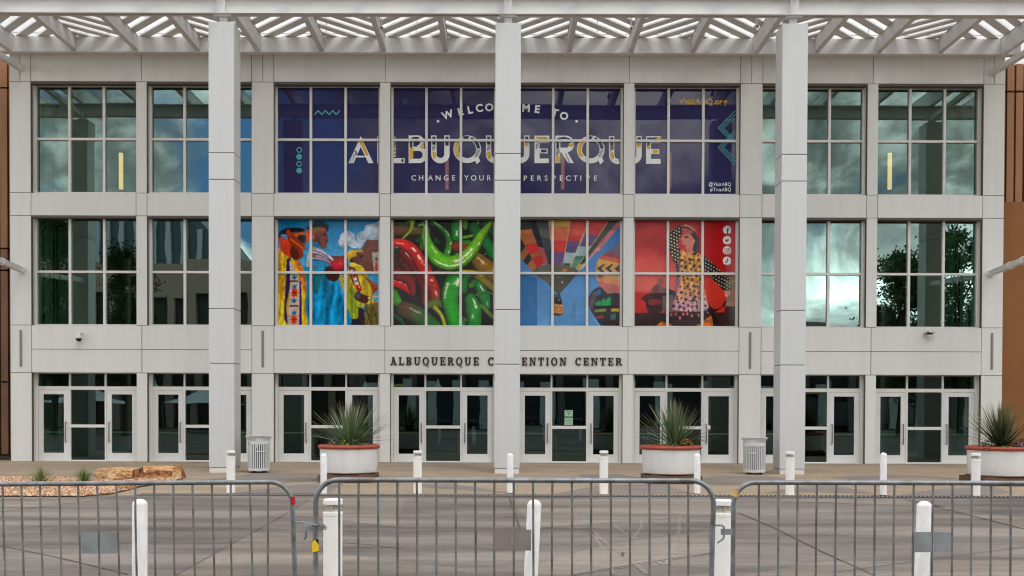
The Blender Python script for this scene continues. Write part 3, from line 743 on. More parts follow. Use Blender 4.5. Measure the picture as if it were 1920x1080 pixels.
# hooks and eye plates
ptube(bL, 'hook', M_GALV, 7.0, [(553, 980), (566, 979), (570, 982), (571.5, 988), (571.5, 996)], .0065)
ptube(bL, 'hook', M_GALV, 7.0, [(573, 996), (574, 1003), (572.5, 1009), (570, 1011)], .007)
b = MB(); p, q = at(568, 984.5, 6.79), at(590, 995.5, 6.79); b.box(p.x, q.x, 6.775, 6.79, q.z, p.z); wch(b, 'eye_plate', M_PLATE, bM)
b = MB(); P = at(591.5, 983.5, 6.75)
b.tube([(P.x+.022*math.cos(a), 6.75+.022*math.sin(a), P.z) for a in [2*PI*k/14 for k in range(15)]], .007, 6)
ch = [(597, 984), (603, 988), (600, 991), (606, 986.5), (609, 989.5)]
for c in ch:
    Q = at(c[0], c[1], 6.72); b.tube([(Q.x+.01*math.cos(a), 6.72, Q.z+.012*math.sin(a)) for a in [2*PI*k/8 for k in range(9)]], .0042, 5)
wch(b, 'chain', M_GALVBAR, bM)
ptube(bM, 'hook', M_GALV, 6.75, [(1340, 984.5), (1353, 985), (1357, 987.5), (1357.5, 993), (1357.5, 1006), (1355, 1011), (1350, 1014.5), (1345, 1018)], .0068)
b = MB(); p, q = at(1352, 991.5, 6.79), at(1373, 1002.5, 6.79); b.box(p.x, q.x, 6.78, 6.80, q.z, p.z); wch(b, 'eye_plate', M_PLATE, bR)
# tapes
def tape(root, Y, pa, pb, r, m, label):
    b = MB(); b.tube([at(*pa, Y), at(*pb, Y)], r, 16); o = wch(b, 'tape', m, root, 40, label); return o
tape(bL, 7.0, (548.4, 931), (549.2, 946), .0185, M_RED, 'red tape band')
tape(bR, 6.9, (1377.3, 931.5), (1382.3, 919.5), .0195, M_YEL2, 'worn pale yellow tape band')
tape(bM, 6.75, (592, 1010.5), (592, 1034), .0192, M_BLACK, 'black tape band')
b = MB(); P = [at(x, y, 6.725) for x, y in ((585.5, 1018), (590, 1011), (597.5, 1022), (597.5, 1033), (588, 1035), (586, 1037), (585, 1026))]
b.add([tuple(p) for p in P]+[(p.x, p.y-.003, p.z) for p in P], [tuple(range(7)), tuple(range(7, 14))[::-1]]+[(i, (i+1) % 7, 7+(i+1) % 7, 7+i) for i in range(7)])
fixn(wch(b, 'tape_flap', M_YEL, bM, 35, 'torn yellow tape flap'))

# --- litter bins
def bin_(px, pyb, label, sticker):
    p = place(px, pyb); ppm = 1920/p.y; e = empty('litter_bin', p); tag(e, label, 'bin', 'white slatted litter bins')
    H = at(px, pyb-69, p.y).z-p.z; r = .278
    b = MB(); b.lathe([(r-.02, .055), (r+.004, .055), (r+.01, .08), (r+.004, .125), (r-.02, .125)], 36); b.build('base_ring', M_BIN, e)
    for k in range(4):
        b = MB(); a = PI/4+k*PI/2; b.tube([(math.cos(a)*.2, math.sin(a)*.2, -.01), (math.cos(a)*.2, math.sin(a)*.2, .06)], .03, 8); b.build('foot', M_LINER, e)
    b = MB(); b.lathe([(.235, .07), (.235, H-.22)], 28); b.lathe([(.235, .08), (.001, .08)], 28); b.build('liner', M_LINER, e)
    b = MB(); n = 34
    for k in range(n):
        a = 2*PI*k/n; c, s = math.cos(a), math.sin(a)
        zt = H-.15; fl = [(r, .1), (r, zt), (r+.008, zt+.05), (r+.045, H-.03), (r+.075, H)]
        for q in range(len(fl)-1):
            (ra, za), (rb_, zb_) = fl[q], fl[q+1]
            t = Vector((-s, c, 0))*.0145; A = Vector((c*ra, s*ra, za)); B = Vector((c*rb_, s*rb_, zb_)); o = Vector((c, s, 0))*.007
            b.add([A-t-o, A+t-o, A+t+o, A-t+o, B-t-o, B+t-o, B+t+o, B-t+o], [(3, 2, 6, 7), (0, 4, 5, 1), (0, 3, 7, 4), (1, 5, 6, 2)]+([(4, 7, 6, 5)] if q == 3 else []))
    b.build('slat_body', M_BIN, e)
    b = MB(); b.lathe([(r+.008, H-.225), (r+.013, H-.22), (r+.013, H-.15), (r+.008, H-.145), (r-.008, H-.15), (r-.008, H-.22), (r+.008, H-.225)], 36); b.build('collar', M_BIN, e)
    b = MB(); b.lathe([(r-.01, H-.03), (r+.045, H-.03), (r+.05, H-.025), (r-.01, H-.022)], 36); b.build('lid', M_BIN, e)
    b = MB()
    for k in range(5 if sticker else 4):
        a = (-PI/2+.05 if sticker else -PI/2-.75)+k*.17; b.box(math.cos(a)*(r+.012)-.03, math.cos(a)*(r+.012)+.03, math.sin(a)*(r+.012)-.006, math.sin(a)*(r+.012)+.006, H*.57, H*.6)
    b.build('door_strap', M_BIN, e)
    if sticker:
        b = MB(); b.lathe([(.001, 0), (.03, 0), (.03, .012), (.001, .012)], 12); o = b.build('latch', M_BIN, e, (.02, -r-.008, H*.72)); o.rotation_euler.x = PI/2
        b = MB(); a0 = -2.55
        b.add([(math.cos(a0+t)*(r+.0155), math.sin(a0+t)*(r+.0155), z) for z in (H-.22, H-.155) for t in (0, .1, .2)], [(0, 1, 4, 3), (1, 2, 5, 4)])
        b.build('sticker', M_VTEAL, e)
bin_(485.5, 886, 'white slatted litter bin with a blue sticker, beside the left column', True)
bin_(1414, 889, 'plain white slatted litter bin beside the right column', False)

# --- planters
def planter(px, prim, Y, label, rrim):
    t = at(px, prim, Y); zg_ = gz(Y); e = empty('planter', (t.x, Y, zg_)); tag(e, label, 'planter', 'white bowl planters with terracotta rims')
    H = t.z-zg_; r = rrim
    b = MB(); b.lathe([(r*.72, .2), (r*.84, .2), (r*.89, .225), (r*.905, .28), (r*.925, .45), (r*.935, H-.09)], 56); b.build('bowl', M_BOWL, e)
    b = MB(); R2 = .052; b.lathe([(r-R2+R2*math.cos(a), H-R2+R2*.95*math.sin(a)) for a in [2*PI*k/14 for k in range(15)]], 56); b.build('rim', M_RIM, e)
    b = MB(); q = r*.865
    b.box(-q, q, -q, q, .035, .17); b.box(-q*.85, q*.85, -q*.85, q*.85, .17, .199)
    for sx in (-1, 0, 1): b.box(sx*q*.8-.07, sx*q*.8+.07, -q+.03, q-.03, -.02, .0345)
    b.build('pallet_base', M_WOOD, e)
    b = MB(); b.lathe([(.001, H-.04), (r*.5, H-.05), (r-.09, H-.085)], 40); fixn(b.build('soil', M_SOIL, e))
    return e, H
def blades(b, n, L, seed, cols, tips, wide=.032, low=.05, base_r=.09, off=(0, 0, 0), skew=0):
    rg = random.Random(seed)
    for i in range(n):
        a = rg.uniform(0, 2*PI); u = rg.random(); el = math.radians(8+82*(u**.62)) if rg.random() > low else math.radians(rg.uniform(4, 18))
        l = L*rg.uniform(.72, 1.04)*(1 if el > .5 else .92); c = rg.choice(cols); k = rg.uniform(.8, 1.2); c = tuple(x*k for x in c)
        d = Vector((math.cos(a)*math.cos(el), math.sin(a)*math.cos(el), math.sin(el))); sd_ = d.cross(Vector((0, 0, 1))).normalized() if el < 1.55 else Vector((1, 0, 0))
        sd_ = (sd_+Vector((rg.uniform(-.6, .6), rg.uniform(-.6, .6), rg.uniform(-.4, .4)))).normalized(); w = wide*rg.uniform(.7, 1.2)
        p0 = Vector(off)+Vector((math.cos(a)*base_r*math.cos(el), math.sin(a)*base_r*math.cos(el), rg.uniform(-.02, .10)))
        droop = rg.uniform(0, .07)*math.cos(el); vs = []; cs = []; tip = rg.choice(tips)
        for j in range(5):
            t = j/4; p = p0+d*l*t-Vector((0, 0, droop*t*t)); ww = w*(1-t)**.6*(.6+.4*min(1, t*4)) if t < 1 else 0
            m = max(0, (t-.62)/.38); cc = tuple(x*(1-m)+y*m for x, y in zip(c, tip))
            vs += [p-sd_*ww/2, p+sd_*ww/2+Vector((0, 0, .003))]; cs += [cc, tuple(x*1.25 for x in cc)]
        o = len(b.v); b.v += [tuple(v) for v in vs]; b.c += cs
        for j in range(4): b.f.append([o+2*j, o+2*j+1, o+2*j+3, o+2*j+2]); b.sm.append(False); b.mi.append(0)
G1 = [(.10, .165, .065), (.14, .21, .10), (.065, .115, .045), (.20, .28, .15), (.12, .17, .06), (.04, .075, .03)]
G3 = [(.03, .045, .015), (.045, .065, .025), (.07, .085, .03), (.025, .04, .014)]
T1 = [(.16, .17, .10), (.27, .13, .07), (.22, .20, .12), (.12, .14, .08)]
T3 = [(.20, .17, .06), (.10, .11, .04), (.30, .24, .09)]
def yucca(X, Y, z, n, L, seed, cols, tips, label):
    e = empty('yucca', (X, Y, z)); tag(e, label, 'plant', 'spiky yuccas in the planters')
    b = MB(); blades(b, n, L, seed, cols, tips); b.build('leaves', M_LEAF, e)
    b = MB(); b.lathe([(.06, -.05), (.075, .05), (.05, .14), (.001, .2)], 12); b.build('crown_base', M_BARK, e)
def bush(name, X, Y, z, r, h, n, seed, cols, label, cat, flowers=None, leaf=.035, grp='low plants in the planters'):
    rg = random.Random(seed); e = empty(name, (X, Y, z)); tag(e, label, cat, grp); b = MB()
    def leafs(b, n, cols, s, top):
        for i in range(n):
            a = rg.uniform(0, 2*PI); u = rg.random()**.5*r; zz = h*rg.uniform(.05 if not top else .55, 1)*(1-(u/r)**2*.55)
            p = Vector((math.cos(a)*u, math.sin(a)*u, zz)); q = Vector((rg.gauss(0, 1), rg.gauss(0, 1), rg.gauss(0, 1))).normalized(); w = q.orthogonal().normalized()
            q *= s*rg.uniform(.6, 1.3); w *= s*.55; k = rg.uniform(.7, 1.25); c = tuple(x*k for x in rg.choice(cols))
            b.add([p-q, p-w*.9, p+q, p+w*.9], [(0, 1, 2, 3)], False, c)
    leafs(b, n, cols, leaf, False); b.build('foliage', M_LEAF, e)
    if flowers:
        b = MB(); leafs(b, flowers[1], flowers[0], leaf*.9, True); b.build('flowers', M_LEAF, e)
    b = MB()
    for k in range(5): b.tube([(0, 0, -.04), (rg.uniform(-r, r)*.6, rg.uniform(-r, r)*.6, h*.6)], .006, 5, True, (.03, .04, .015))
    b.build('stems', M_LEAF, e)
GRN = [(.05, .10, .02), (.08, .15, .03), (.03, .06, .015)]
DRY = [(.22, .08, .05), (.30, .14, .09), (.14, .06, .04)]
YG = [(.12, .16, .03), (.22, .22, .04)]
pY = 24.2
e, H = planter(654.5, 833, pY, 'white bowl planter with green yucca behind the first round bollard', .73); x, z = e.location.x, e.location.z+H-.045
yucca(x+.03, pY, z, 270, 1.13, 3, G1, T1, 'spiky green yucca with reddish tips in the left planter')
bush('succulent', x-.30, pY-.32, z-.03, .15, .2, 110, 1, DRY, 'dry reddish low plant at the left side of the left planter', 'plant')
bush('flowering_plant', x-.06, pY-.42, z-.03, .13, .2, 110, 2, GRN, 'low green plant with yellow flowers under the left yucca', 'plant', ([(.5, .33, .02)], 14))
bush('leafy_plant', x+.20, pY-.36, z-.03, .13, .21, 120, 3, GRN, 'bright green leafy plant right of centre in the left planter', 'plant', None, .045)
bush('succulent', x+.42, pY-.28, z-.03, .1, .1, 60, 4, YG+DRY, 'small yellowish low plant at the right rim of the left planter', 'plant', ([(.5, .36, .2)], 8))
e, H = planter(1258, 834.5, pY, 'white bowl planter with bluish yucca before the doors right of centre', .73); x, z = e.location.x, e.location.z+H-.045
yucca(x+.08, pY, z, 280, 1.12, 8, G1, T1, 'spiky bluish green yucca in the middle planter before the doors')
bush('succulent', x-.42, pY-.3, z-.04, .11, .07, 60, 5, YG, 'tiny yellow green plant at the left rim of the middle planter', 'plant', ([(.5, .45, .05)], 10))
bush('leafy_plant', x-.05, pY-.4, z-.03, .2, .17, 150, 6, GRN+[(.16, .11, .03)], 'low olive green plant under the middle yucca', 'plant')
bush('flowering_plant', x+.30, pY-.32, z-.03, .19, .25, 190, 7, [(.08, .07, .02), (.20, .10, .02)], 'bushy low plant with orange blooms right of the middle yucca', 'plant', ([(.42, .18, .03)], 40))
e, H = planter(1875, 836, 23.9, 'white bowl planter with pink flowers, cut by the right edge of the photo', .76); x, z = e.location.x, e.location.z+H-.045
yucca(x+.02, 23.9, z, 300, 1.12, 13, G3, T3, 'spiky dark green yucca with pale tips in the right edge planter')
bush('flowering_plant', x+.30, 23.5, z-.03, .22, .24, 190, 9, GRN[2:]+[(.02, .05, .02)], 'low plant with bright pink flowers in the right edge planter', 'plant', ([(.62, .10, .38), (.5, .12, .36)], 34))
bush('leafy_plant', x-.42, 23.62, z-.03, .2, .24, 160, 10, [(.03, .05, .02), (.05, .04, .02)], 'dark leafy plant at the left of the right edge planter', 'plant')
bush('flowering_plant', x-.50, 23.45, z-.04, .11, .11, 60, 12, GRN, 'tiny plant with salmon flowers at the left rim of the right edge planter', 'plant', ([(.55, .16, .09)], 30))
bush('succulent', x-.12, 23.4, z-.04, .2, .1, 110, 14, YG, 'yellow green ground plant under the dark right edge yucca', 'plant')

# --- rocks and grass tufts
def rock(name, px0, px1, pyt, pyb, Y, dep, label, seed, m=None):
    rg = random.Random(seed); A, B = at(px0, pyb, Y), at(px1, pyt, Y); w = B.x-A.x; zb = gz(Y)-.03; h = B.z-zb
    bm = bmesh.new(); bmesh.ops.create_cube(bm, size=1)
    cuts = 7 if w < .5 else 14
    for k in range(cuts):                                # knock corners and edges off with random planes
        n = Vector((rg.choice((-1, 1))*rg.uniform(.25, 1), -rg.uniform(.1, 1) if k % 3 else rg.uniform(.2, 1), rg.uniform(-.1, .35) if k % 4 else 1.2)).normalized()
        d = (abs(n.x)+abs(n.y)+abs(n.z))*.5*rg.uniform(.80, .97)
        r = bmesh.ops.bisect_plane(bm, geom=bm.verts[:]+bm.edges[:]+bm.faces[:], plane_co=n*d, plane_no=n, clear_outer=True)
        ed = [q for q in r['geom_cut'] if isinstance(q, bmesh.types.BMEdge)]
        if ed: bmesh.ops.contextual_create(bm, geom=ed)
    bmesh.ops.triangulate(bm, faces=bm.faces[:]); bmesh.ops.subdivide_edges(bm, edges=bm.edges[:], cuts=2, use_grid_fill=True)
    for v in bm.verts:
        v.co += Vector([rg.uniform(-.028, .028) for _ in range(3)])+Vector((math.sin(v.co.z*4+v.co.y*5+seed), math.sin(v.co.x*13+seed)*1.6, math.sin(v.co.x*11+v.co.y*7)*.6))*.03; v.co = Vector((v.co.x*w, v.co.y*dep, (v.co.z+.5)*h))
    me = bpy.data.meshes.new(name); bm.to_mesh(me); bm.free(); me.materials.append(m or M_ROCK)
    o = bpy.data.objects.new(name, me); COL.objects.link(o); o.location = ((A.x+B.x)/2, Y+dep/2, zb); fixn(o)
    tag(o, label, 'boulder', 'sandstone boulders on the gravel'); return o
def facet_rock(Y, V, F, outline, mats, label, seed, depth=.6):
    """a quarried block: front facets laid out at their own depths, closed by a back"""
    rg = random.Random(seed); P = [at(160+x/9.6, 860+y/9.6, Y+d) for x, y, d in V]; P = [Vector((p.x, p.y, max(p.z, gz(Y)-.04))) for p in P]; n = len(P)
    back = [Vector((P[i].x*.985+P[0].x*.015, Y+depth+rg.uniform(-.05, .05), P[i].z*(.98 if P[i].z > .1 else 1))) for i in outline]
    bm = bmesh.new(); vs = [bm.verts.new(p) for p in P]+[bm.verts.new(p) for p in back]
    for f, m in F: bm.faces.new([vs[i] for i in f]).material_index = m
    k = len(outline)
    for j in range(k): bm.faces.new([vs[outline[j]], vs[n+j], vs[n+(j+1) % k], vs[outline[(j+1) % k]]]).material_index = F[0][1]
    bm.faces.new([vs[n+j] for j in range(k)]).material_index = 1
    bmesh.ops.triangulate(bm, faces=bm.faces[:]); bmesh.ops.subdivide_edges(bm, edges=bm.edges[:], cuts=3, use_grid_fill=True)
    for v in bm.verts: v.co += Vector((rg.uniform(-.008, .008), rg.uniform(-.014, .014), rg.uniform(-.008, .008)))
    bmesh.ops.recalc_face_normals(bm, faces=bm.faces[:]); me = bpy.data.meshes.new('boulder'); c = sum((v.co for v in bm.verts), Vector())/len(bm.verts); c.z = gz(Y)
    bmesh.ops.translate(bm, verts=bm.verts[:], vec=-c); bm.to_mesh(me); bm.free()
    for m in mats: me.materials.append(m)
    o = bpy.data.objects.new('boulder', me); COL.objects.link(o); o.location = c; tag(o, label, 'boulder', 'sandstone boulders on the gravel')
RM = [M_ROCKT, M_ROCK, M_ROCK2]
facet_rock(24.2, [(198, 188, .12), (375, 200, -.02), (655, 205, .05), (880, 192, .04), (905, 300, .2), (870, 460, .1), (640, 460, .02), (430, 460, -.05), (195, 460, .1), (555, 160, .5), (870, 165, .5),
                  (690, 215, -.1), (850, 215, -.12), (835, 340, -.12), (655, 335, -.10)],
           [([0, 1, 7, 8], 0), ([1, 2, 6, 7], 1), ([2, 3, 12, 11], 0), ([11, 12, 13, 14], 0), ([2, 11, 14, 6], 1), ([14, 13, 5, 6], 2), ([3, 4, 5, 13, 12], 2), ([0, 9, 2, 1], 0), ([9, 10, 3, 2], 0)],
           [0, 9, 10, 3, 4, 5, 6, 7, 8][::1], RM, 'blocky pale orange sandstone boulder, the left one of the pair on the gravel', 3)
facet_rock(24.5, [(945, 190, .12), (1030, 150, .15), (1060, 250, -.02), (1110, 215, 0), (1350, 205, -.05), (1560, 225, -.02), (1575, 170, .1), (1690, 140, .25), (1745, 340, .25), (1730, 460, .2), (1565, 460, -.03), (1030, 460, -.04), (940, 460, .1), (1050, 130, .5), (1560, 128, .5)],
           [([0, 1, 2, 11, 12], 2), ([2, 3, 4, 5, 10, 11], 2), ([5, 6, 7, 8, 9, 10], 1), ([1, 13, 14, 6, 5, 4, 3, 2], 0), ([14, 7, 6], 1)],
           [0, 1, 13, 14, 7, 8, 9, 10, 11, 12], RM, 'rust brown sandstone boulder with a tan top, the right one of the pair', 6)
rock('stone', 205, 226, 896, 904, 23.75, .3, 'small pale sandstone chunk in front of the left boulder', 19)
rock('stone', 222, 242, 911, 922, 21.6, .25, 'small yellowish stone lying on the gravel below the barrier rail', 12)
for px, py, s, lb in ((76, 906, .36, 'thin green grass tuft at the left on the gravel bed'), (157, 908, .40, 'fuller green grass tuft left of the boulders')):
    p = place(px, py); b = MB(); blades(b, 210, s, px, [(.06, .11, .025), (.11, .17, .045), (.17, .21, .07)], [(.18, .20, .07)], .010, .0, .10)
    o = b.build('grass_tuft', M_LEAF, None, p); tag(o, lb, 'grass', 'grass tufts on the gravel')

# --- cameras
def wall_cam(px, py, label, dark, s=1):
    p = at(px, py, FY); e = empty('security_camera', (p.x, FY, p.z)); tag(e, label, 'camera')
    b = MB(); b.tube([(.03, 0, .14), (.03, -.04, .14)], .05, 12); b.tube([(.03, -.03, .14), (.01, -.13, .14), (0, -.17, .08)], .03, 10); b.build('bracket', M_CAMWHITE, e)
    if dark:
        b = MB(); b.lathe([(.001, .10), (.06, .1), (.095, .05), (.1, 0), (.09, -.02), (.001, -.02)][::-1], 20); b.build('housing', M_CAMWHITE, e, (0, -.17, 0))
        b = MB(); b.lathe([(.001, -.12), (.05, -.105), (.082, -.06), (.086, -.021), (.001, -.02)], 20); b.build('dome', M_BLACK, e, (0, -.17, 0))
    else:
        b = MB(); b.box(-.13, .13, -.22, -.02, .075, .09); b.lathe([(.001, .03), (.07, .02), (.09, .07), (.001, .074)], 18, (.0, -.12, 0)); b.build('housing', M_BLACK, e)
        b = MB(); b.lathe([(.001, -.07), (.06, -.05), (.085, 0), (.085, .029), (.001, .03)], 18, (-.02, -.12, 0)); b.build('dome', M_CAMWHITE, e)
wall_cam(152, 634, 'white dome camera with black ball on the wall below the leftmost window', True)
wall_cam(1740, 630, 'small dark topped dome camera on the wall below the rightmost window', False)
for px, py, s, lb in ((716, 53, -1, 'small white camera clipped to the rafter left of the middle column'), (1183, 54, 1, 'small white camera clipped to the rafter right of the middle column'),
                      (1418, 50, 1, 'small white camera clipped to the rafter left of the right column')):
    p = at(px, py, 28.6); e = empty('rafter_camera', p); tag(e, lb, 'camera', 'small cameras under the pergola rafters')
    b = MB(); b.tube([(0, -.11, -.03), (0, .12, .03)], .055, 12); b.build('housing', M_CAMWHITE, e)
    b = MB(); b.tube([(0, -.115, -.031), (0, -.111, -.03)], .026, 12); b.build('lens', M_BLACK, e)
    b = MB(); b.tube([(0, .03, .02), (s*.02, .03, .3)], .018, 8); b.build('bracket', M_CAMWHITE, e)
# --- notices on the glass
for k, (y0, y1, lb) in enumerate(((769, 781, 'pale green paper notice, the upper of two on the glass between the doors'), (783, 797, 'pale green paper notice, the lower of two on the glass between the doors'))):
    p, q = at(1058.5, y0, GY-.004), at(1074, y1, GY-.004); e = empty('paper_notice', ((p.x+q.x)/2, GY-.004, q.z)); tag(e, lb, 'notice', 'paper notices on the entrance glass')
    b = MB(); b.box(p.x, q.x, GY-.006, GY-.004, q.z, p.z); wch(b, 'sheet', M_PAPER, e)
    b = MB(); w = q.x-p.x; h = p.z-q.z
    rows = [(.2, .55, .2), (.55, .8, .2), (.40, .62, .45), (.42, .6, .6)] if k == 0 else [(.15, .85, .2+.13*j) for j in range(6)]
    for a, c, f in rows: b.box(p.x+w*a, p.x+w*c, GY-.0075, GY-.0061, p.z-h*f-.008 if k else p.z-h*f-.02, p.z-h*f)
    wch(b, 'print', M_PAPERINK, e)
p = at(1328, 803, GY-.05); e = empty('door_sticker', (p.x, GY-.06, p.z-.1)); tag(e, 'small white and blue rounded sticker on the door right of the middle planter', 'sticker')
b = MB(); pts = [(-.07, .07), (-.07, .16), (-.04, .2), (.04, .2), (.07, .16), (.07, .07)]
b.add([(x, .036, z) for x, z in pts]+[(x, .038, z) for x, z in pts], [tuple(range(6)), tuple(range(6, 12))[::-1]]+[(i, (i+1) % 6, 6+(i+1) % 6, 6+i) for i in range(6)]); fixn(b.build('white_panel', M_VINYL, e))
b = MB(); b.box(-.07, .07, .036, .038, 0.02, .068); b.build('blue_panel', mat('sticker_blue', (.03, .09, .30), .4), e)

# ================================================================ lettering
def strokes_mesh(b, prims, mapf, y, step=.0004, thick=None):
    """prims in glyph space; each primitive sits a hair before the last so that no faces share a plane"""
    for k, pr in enumerate(prims):
        yy = y-step*(k % 40)
        pts = [mapf(*p) for p in pr]
        if thick is None: b.add([(x, yy, z) for x, z in pts], [tuple(range(len(pts)))])
        else:
            n = len(pts); b.add([(x, yy, z) for x, z in pts]+[(x, y+thick, z) for x, z in pts], [tuple(range(n)), tuple(range(n, 2*n))[::-1]]+[(i, n+i, n+(i+1) % n, (i+1) % n) for i in range(n)])
def ringq(cx, cy, rx, ry, tx, ty, a0, a1, n=14):
    out = []
    for i in range(n):
        p, q = a0+(a1-a0)*i/n, a0+(a1-a0)*(i+1)/n
        out.append([(cx+rx*math.cos(p), cy+ry*math.sin(p)), (cx+rx*math.cos(q), cy+ry*math.sin(q)), (cx+(rx-tx)*math.cos(q), cy+(ry-ty)*math.sin(q)), (cx+(rx-tx)*math.cos(p), cy+(ry-ty)*math.sin(p))])
    return out
def R4(x0, y0, x1, y1): return [(x0, y0), (x1, y0), (x1, y1), (x0, y1)]
# slab serif capitals, height 1, thick .2, serif .1
t, sf = .22, .12
def stem(x, top=True, bot=True, w=.1):
    o = [R4(x, 0, x+t, 1)]
    if top: o.append(R4(x-w, 1-sf, x+t+w, 1))
    if bot: o.append(R4(x-w, 0, x+t+w, sf))
    return o
SLAB = {
 'A': (.95, [[(.10, 0), (.22, 0), (.52, 1), (.36, 1)], [(.62, 0), (.86, 0), (.58, 1), (.36, 1)], R4(.25, .26, .7, .38), R4(0, 0, .34, sf), R4(.52, 0, .97, sf), R4(.26, .9, .56, 1)]),
 'L': (.78, stem(.1)+[R4(.2, 0, .76, sf+.02), R4(.66, 0, .78, .34)]),
 'B': (.86, stem(.1, w=.08)+ringq(.42, .74, .34, .26, .2, .12, -PI/2, PI/2)+ringq(.44, .27, .38, .27, .22, .13, -PI/2, PI/2)+[R4(.3, .88, .44, 1), R4(.3, .45, .46, .56), R4(.3, 0, .46, .13)]),
 'U': (.98, [R4(.1, .34, .1+t, 1), R4(0, 1-sf, .42, 1), R4(.68, .34, .84, 1), R4(.58, 1-sf, .95, 1)]+ringq(.47, .36, .37, .38, .19, .15, PI, 2*PI)),
 'Q': (.98, ringq(.47, .5, .47, .52, .2, .13, 0, 2*PI, 26)+[[(.45, .05), (.62, .0), (.95, -.22), (.75, -.2)]]),
 'E': (.82, stem(.1, w=.08)+[R4(.2, .88, .78, 1), R4(.68, .68, .78, .95), R4(.3, .44, .58, .56), R4(.5, .36, .6, .64), R4(.2, 0, .8, .13), R4(.7, .03, .8, .34)]),
 'R': (.95, stem(.1, w=.08)+ringq(.44, .73, .36, .27, .21, .12, -PI/2, PI/2)+[R4(.3, .88, .46, 1), R4(.3, .46, .48, .57), [(.42, .5), (.62, .5), (.9, 0), (.66, 0)], R4(.66, 0, .98, sf)]),
 'C': (.88, ringq(.47, .5, .46, .52, .21, .13, PI*.22, PI*1.78, 22)+[R4(.72, .66, .82, 1)]),
 'O': (.98, ringq(.48, .5, .47, .52, .21, .13, 0, 2*PI, 26)),
 'N': (1.0, [R4(.12, 0, .25, 1), R4(0, 1-sf, .3, 1), R4(0, 0, .38, sf), [(.12, 1), (.34, 1), (.88, 0), (.68, 0)], R4(.75, 0, .88, 1), R4(.6, 1-sf, 1.0, 1)]),
 'V': (.95, [[(.1, 1), (.34, 1), (.58, 0), (.44, 0)], [(.58, 0), (.44, 0), (.72, 1), (.86, 1)], R4(0, 1-sf, .44, 1), R4(.62, 1-sf, .96, 1)]),
 'T': (.86, [R4(.32, 0, .32+t, 1), R4(.2, 0, .66, sf), R4(.04, .87, .84, 1), R4(.02, .64, .13, 1), R4(.75, .64, .86, 1)]),
 'I': (.46, stem(.12)),
}
def slab_text(text, px0, px1, pyt, pyb, label):
    A, B = at(px0, pyb, FY), at(px1, pyt, FY); h = B.z-A.z
    adv = sum((SLAB[c][0]+.30) if c != ' ' else .62 for c in text)-.30; W_ = B.x-A.x; sx = W_/adv; x = A.x
    e = None
    for c in text:
        if c == ' ': x += .62*sx; continue
        w, pr = SLAB[c]; b = MB()
        strokes_mesh(b, pr, lambda u, v, x=x: (x+u*sx, A.z+v*h), FY-.03, .0005, .028)
        fixn(wch(b, 'sign_letter', M_SIGN, bld)); x += (w+.30)*sx
slab_text('ALBUQUERQUE', 732, 898, 670, 684.5, '')
slab_text('CONVENTION', 915, 1062, 670.5, 685, '')
slab_text('CENTER', 1078.5, 1166.5, 671, 685, '')

# plain sans text from the built in font
_fc = bpy.data.curves.new('font_curve', 'FONT'); _fo = bpy.data.objects.new('font_tmp', _fc)
_cache = {}
def glyph(ch, bold):
    k = (ch, bold)
    if k not in _cache:
        _fc.body = ch; _fc.size = 1; _fc.offset = bold; _fc.resolution_u = 3; _fc.fill_mode = 'FRONT'
        me = bpy.data.meshes.new_from_object(_fo); vs = [tuple(v.co[:2]) for v in me.vertices]; fs = [tuple(p.vertices) for p in me.polygons]
        bpy.data.meshes.remove(me); _cache[k] = (vs, fs)
    return _cache[k]
capv, _ = glyph('E', 0.0); CAP = max(v[1] for v in capv)
def put_char(b, ch, cx, cz, h, y, rot=0, bold=0.0, wide=1.0):
    vs, fs = glyph(ch, bold)
    if not vs: return
    x0, x1 = min(v[0] for v in vs), max(v[0] for v in vs); s = h/CAP; mxx = (x0+x1)/2; ca, sa = math.cos(rot), math.sin(rot); out = []
    for u, v in vs:
        p, q = (u-mxx)*s*wide, (v-CAP/2)*s; out.append((cx+p*ca-q*sa, y, cz+p*sa+q*ca))
    b = MB(); b.cur = 0; b.add(out, fs); wch(b, 'window_letter', CURM[0], bld)
CURM = [M_VINYL]
def run_text(b, text, px0, px1, pyt, pyb, Y, bold=0.0, gap=0.0):
    A, B = at(px0, pyb, Y), at(px1, pyt, Y); h = B.z-A.z; s = h/CAP; ws = []
    for ch in text:
        vs, _ = glyph(ch, bold); ws.append((max(v[0] for v in vs)-min(v[0] for v in vs)) if vs else .3)
    tot = sum(ws); g = (B.x-A.x-tot*s)/(len(text)-1); x = A.x; k = 1.0
    if g < .004: k = (B.x-A.x-.012*(len(text)-1))/(tot*s); g = .012
    for ch, w in zip(text, ws):
        put_char(b, ch, x+w*s*k/2, A.z+h/2, h, Y, 0, bold, k); x += w*s*k+g
YT = GY-.004
wel = MB()
z5 = lambda x, y: at(640+x/6.353, 180+y/6.353, YT)
z6 = lambda x, y: at(960+x/6.353, 180+y/6.353, YT)
hW = 13.2/1920*YT
for ch, f, x, y, r in (('W', z5, 1265, 222, .33), ('E', z5, 1420, 185, .25), ('L', z5, 1535, 163, .19), ('C', z5, 1643, 143, .11), ('O', z5, 1762, 135, .04),
                       ('M', z6, 168, 143, -.05), ('E', z6, 302, 156, -.13), ('T', z6, 513, 198, -.24), ('O', z6, 620, 237, -.3)):
    p = f(x, y); put_char(wel, ch, p.x, p.z, hW, YT, r, .035)
for f, x, y in ((z5, 1152, 300), (z6, 769, 303)):
    p = f(x, y); b = MB(); b.add([(p.x+.04*math.cos(a), YT, p.z+.04*math.sin(a)) for a in [2*PI*k/14 for k in range(14)]], [tuple(range(14))]); wch(b, 'window_dot', M_VINYL, bld)
hC = 9.4/1920*YT
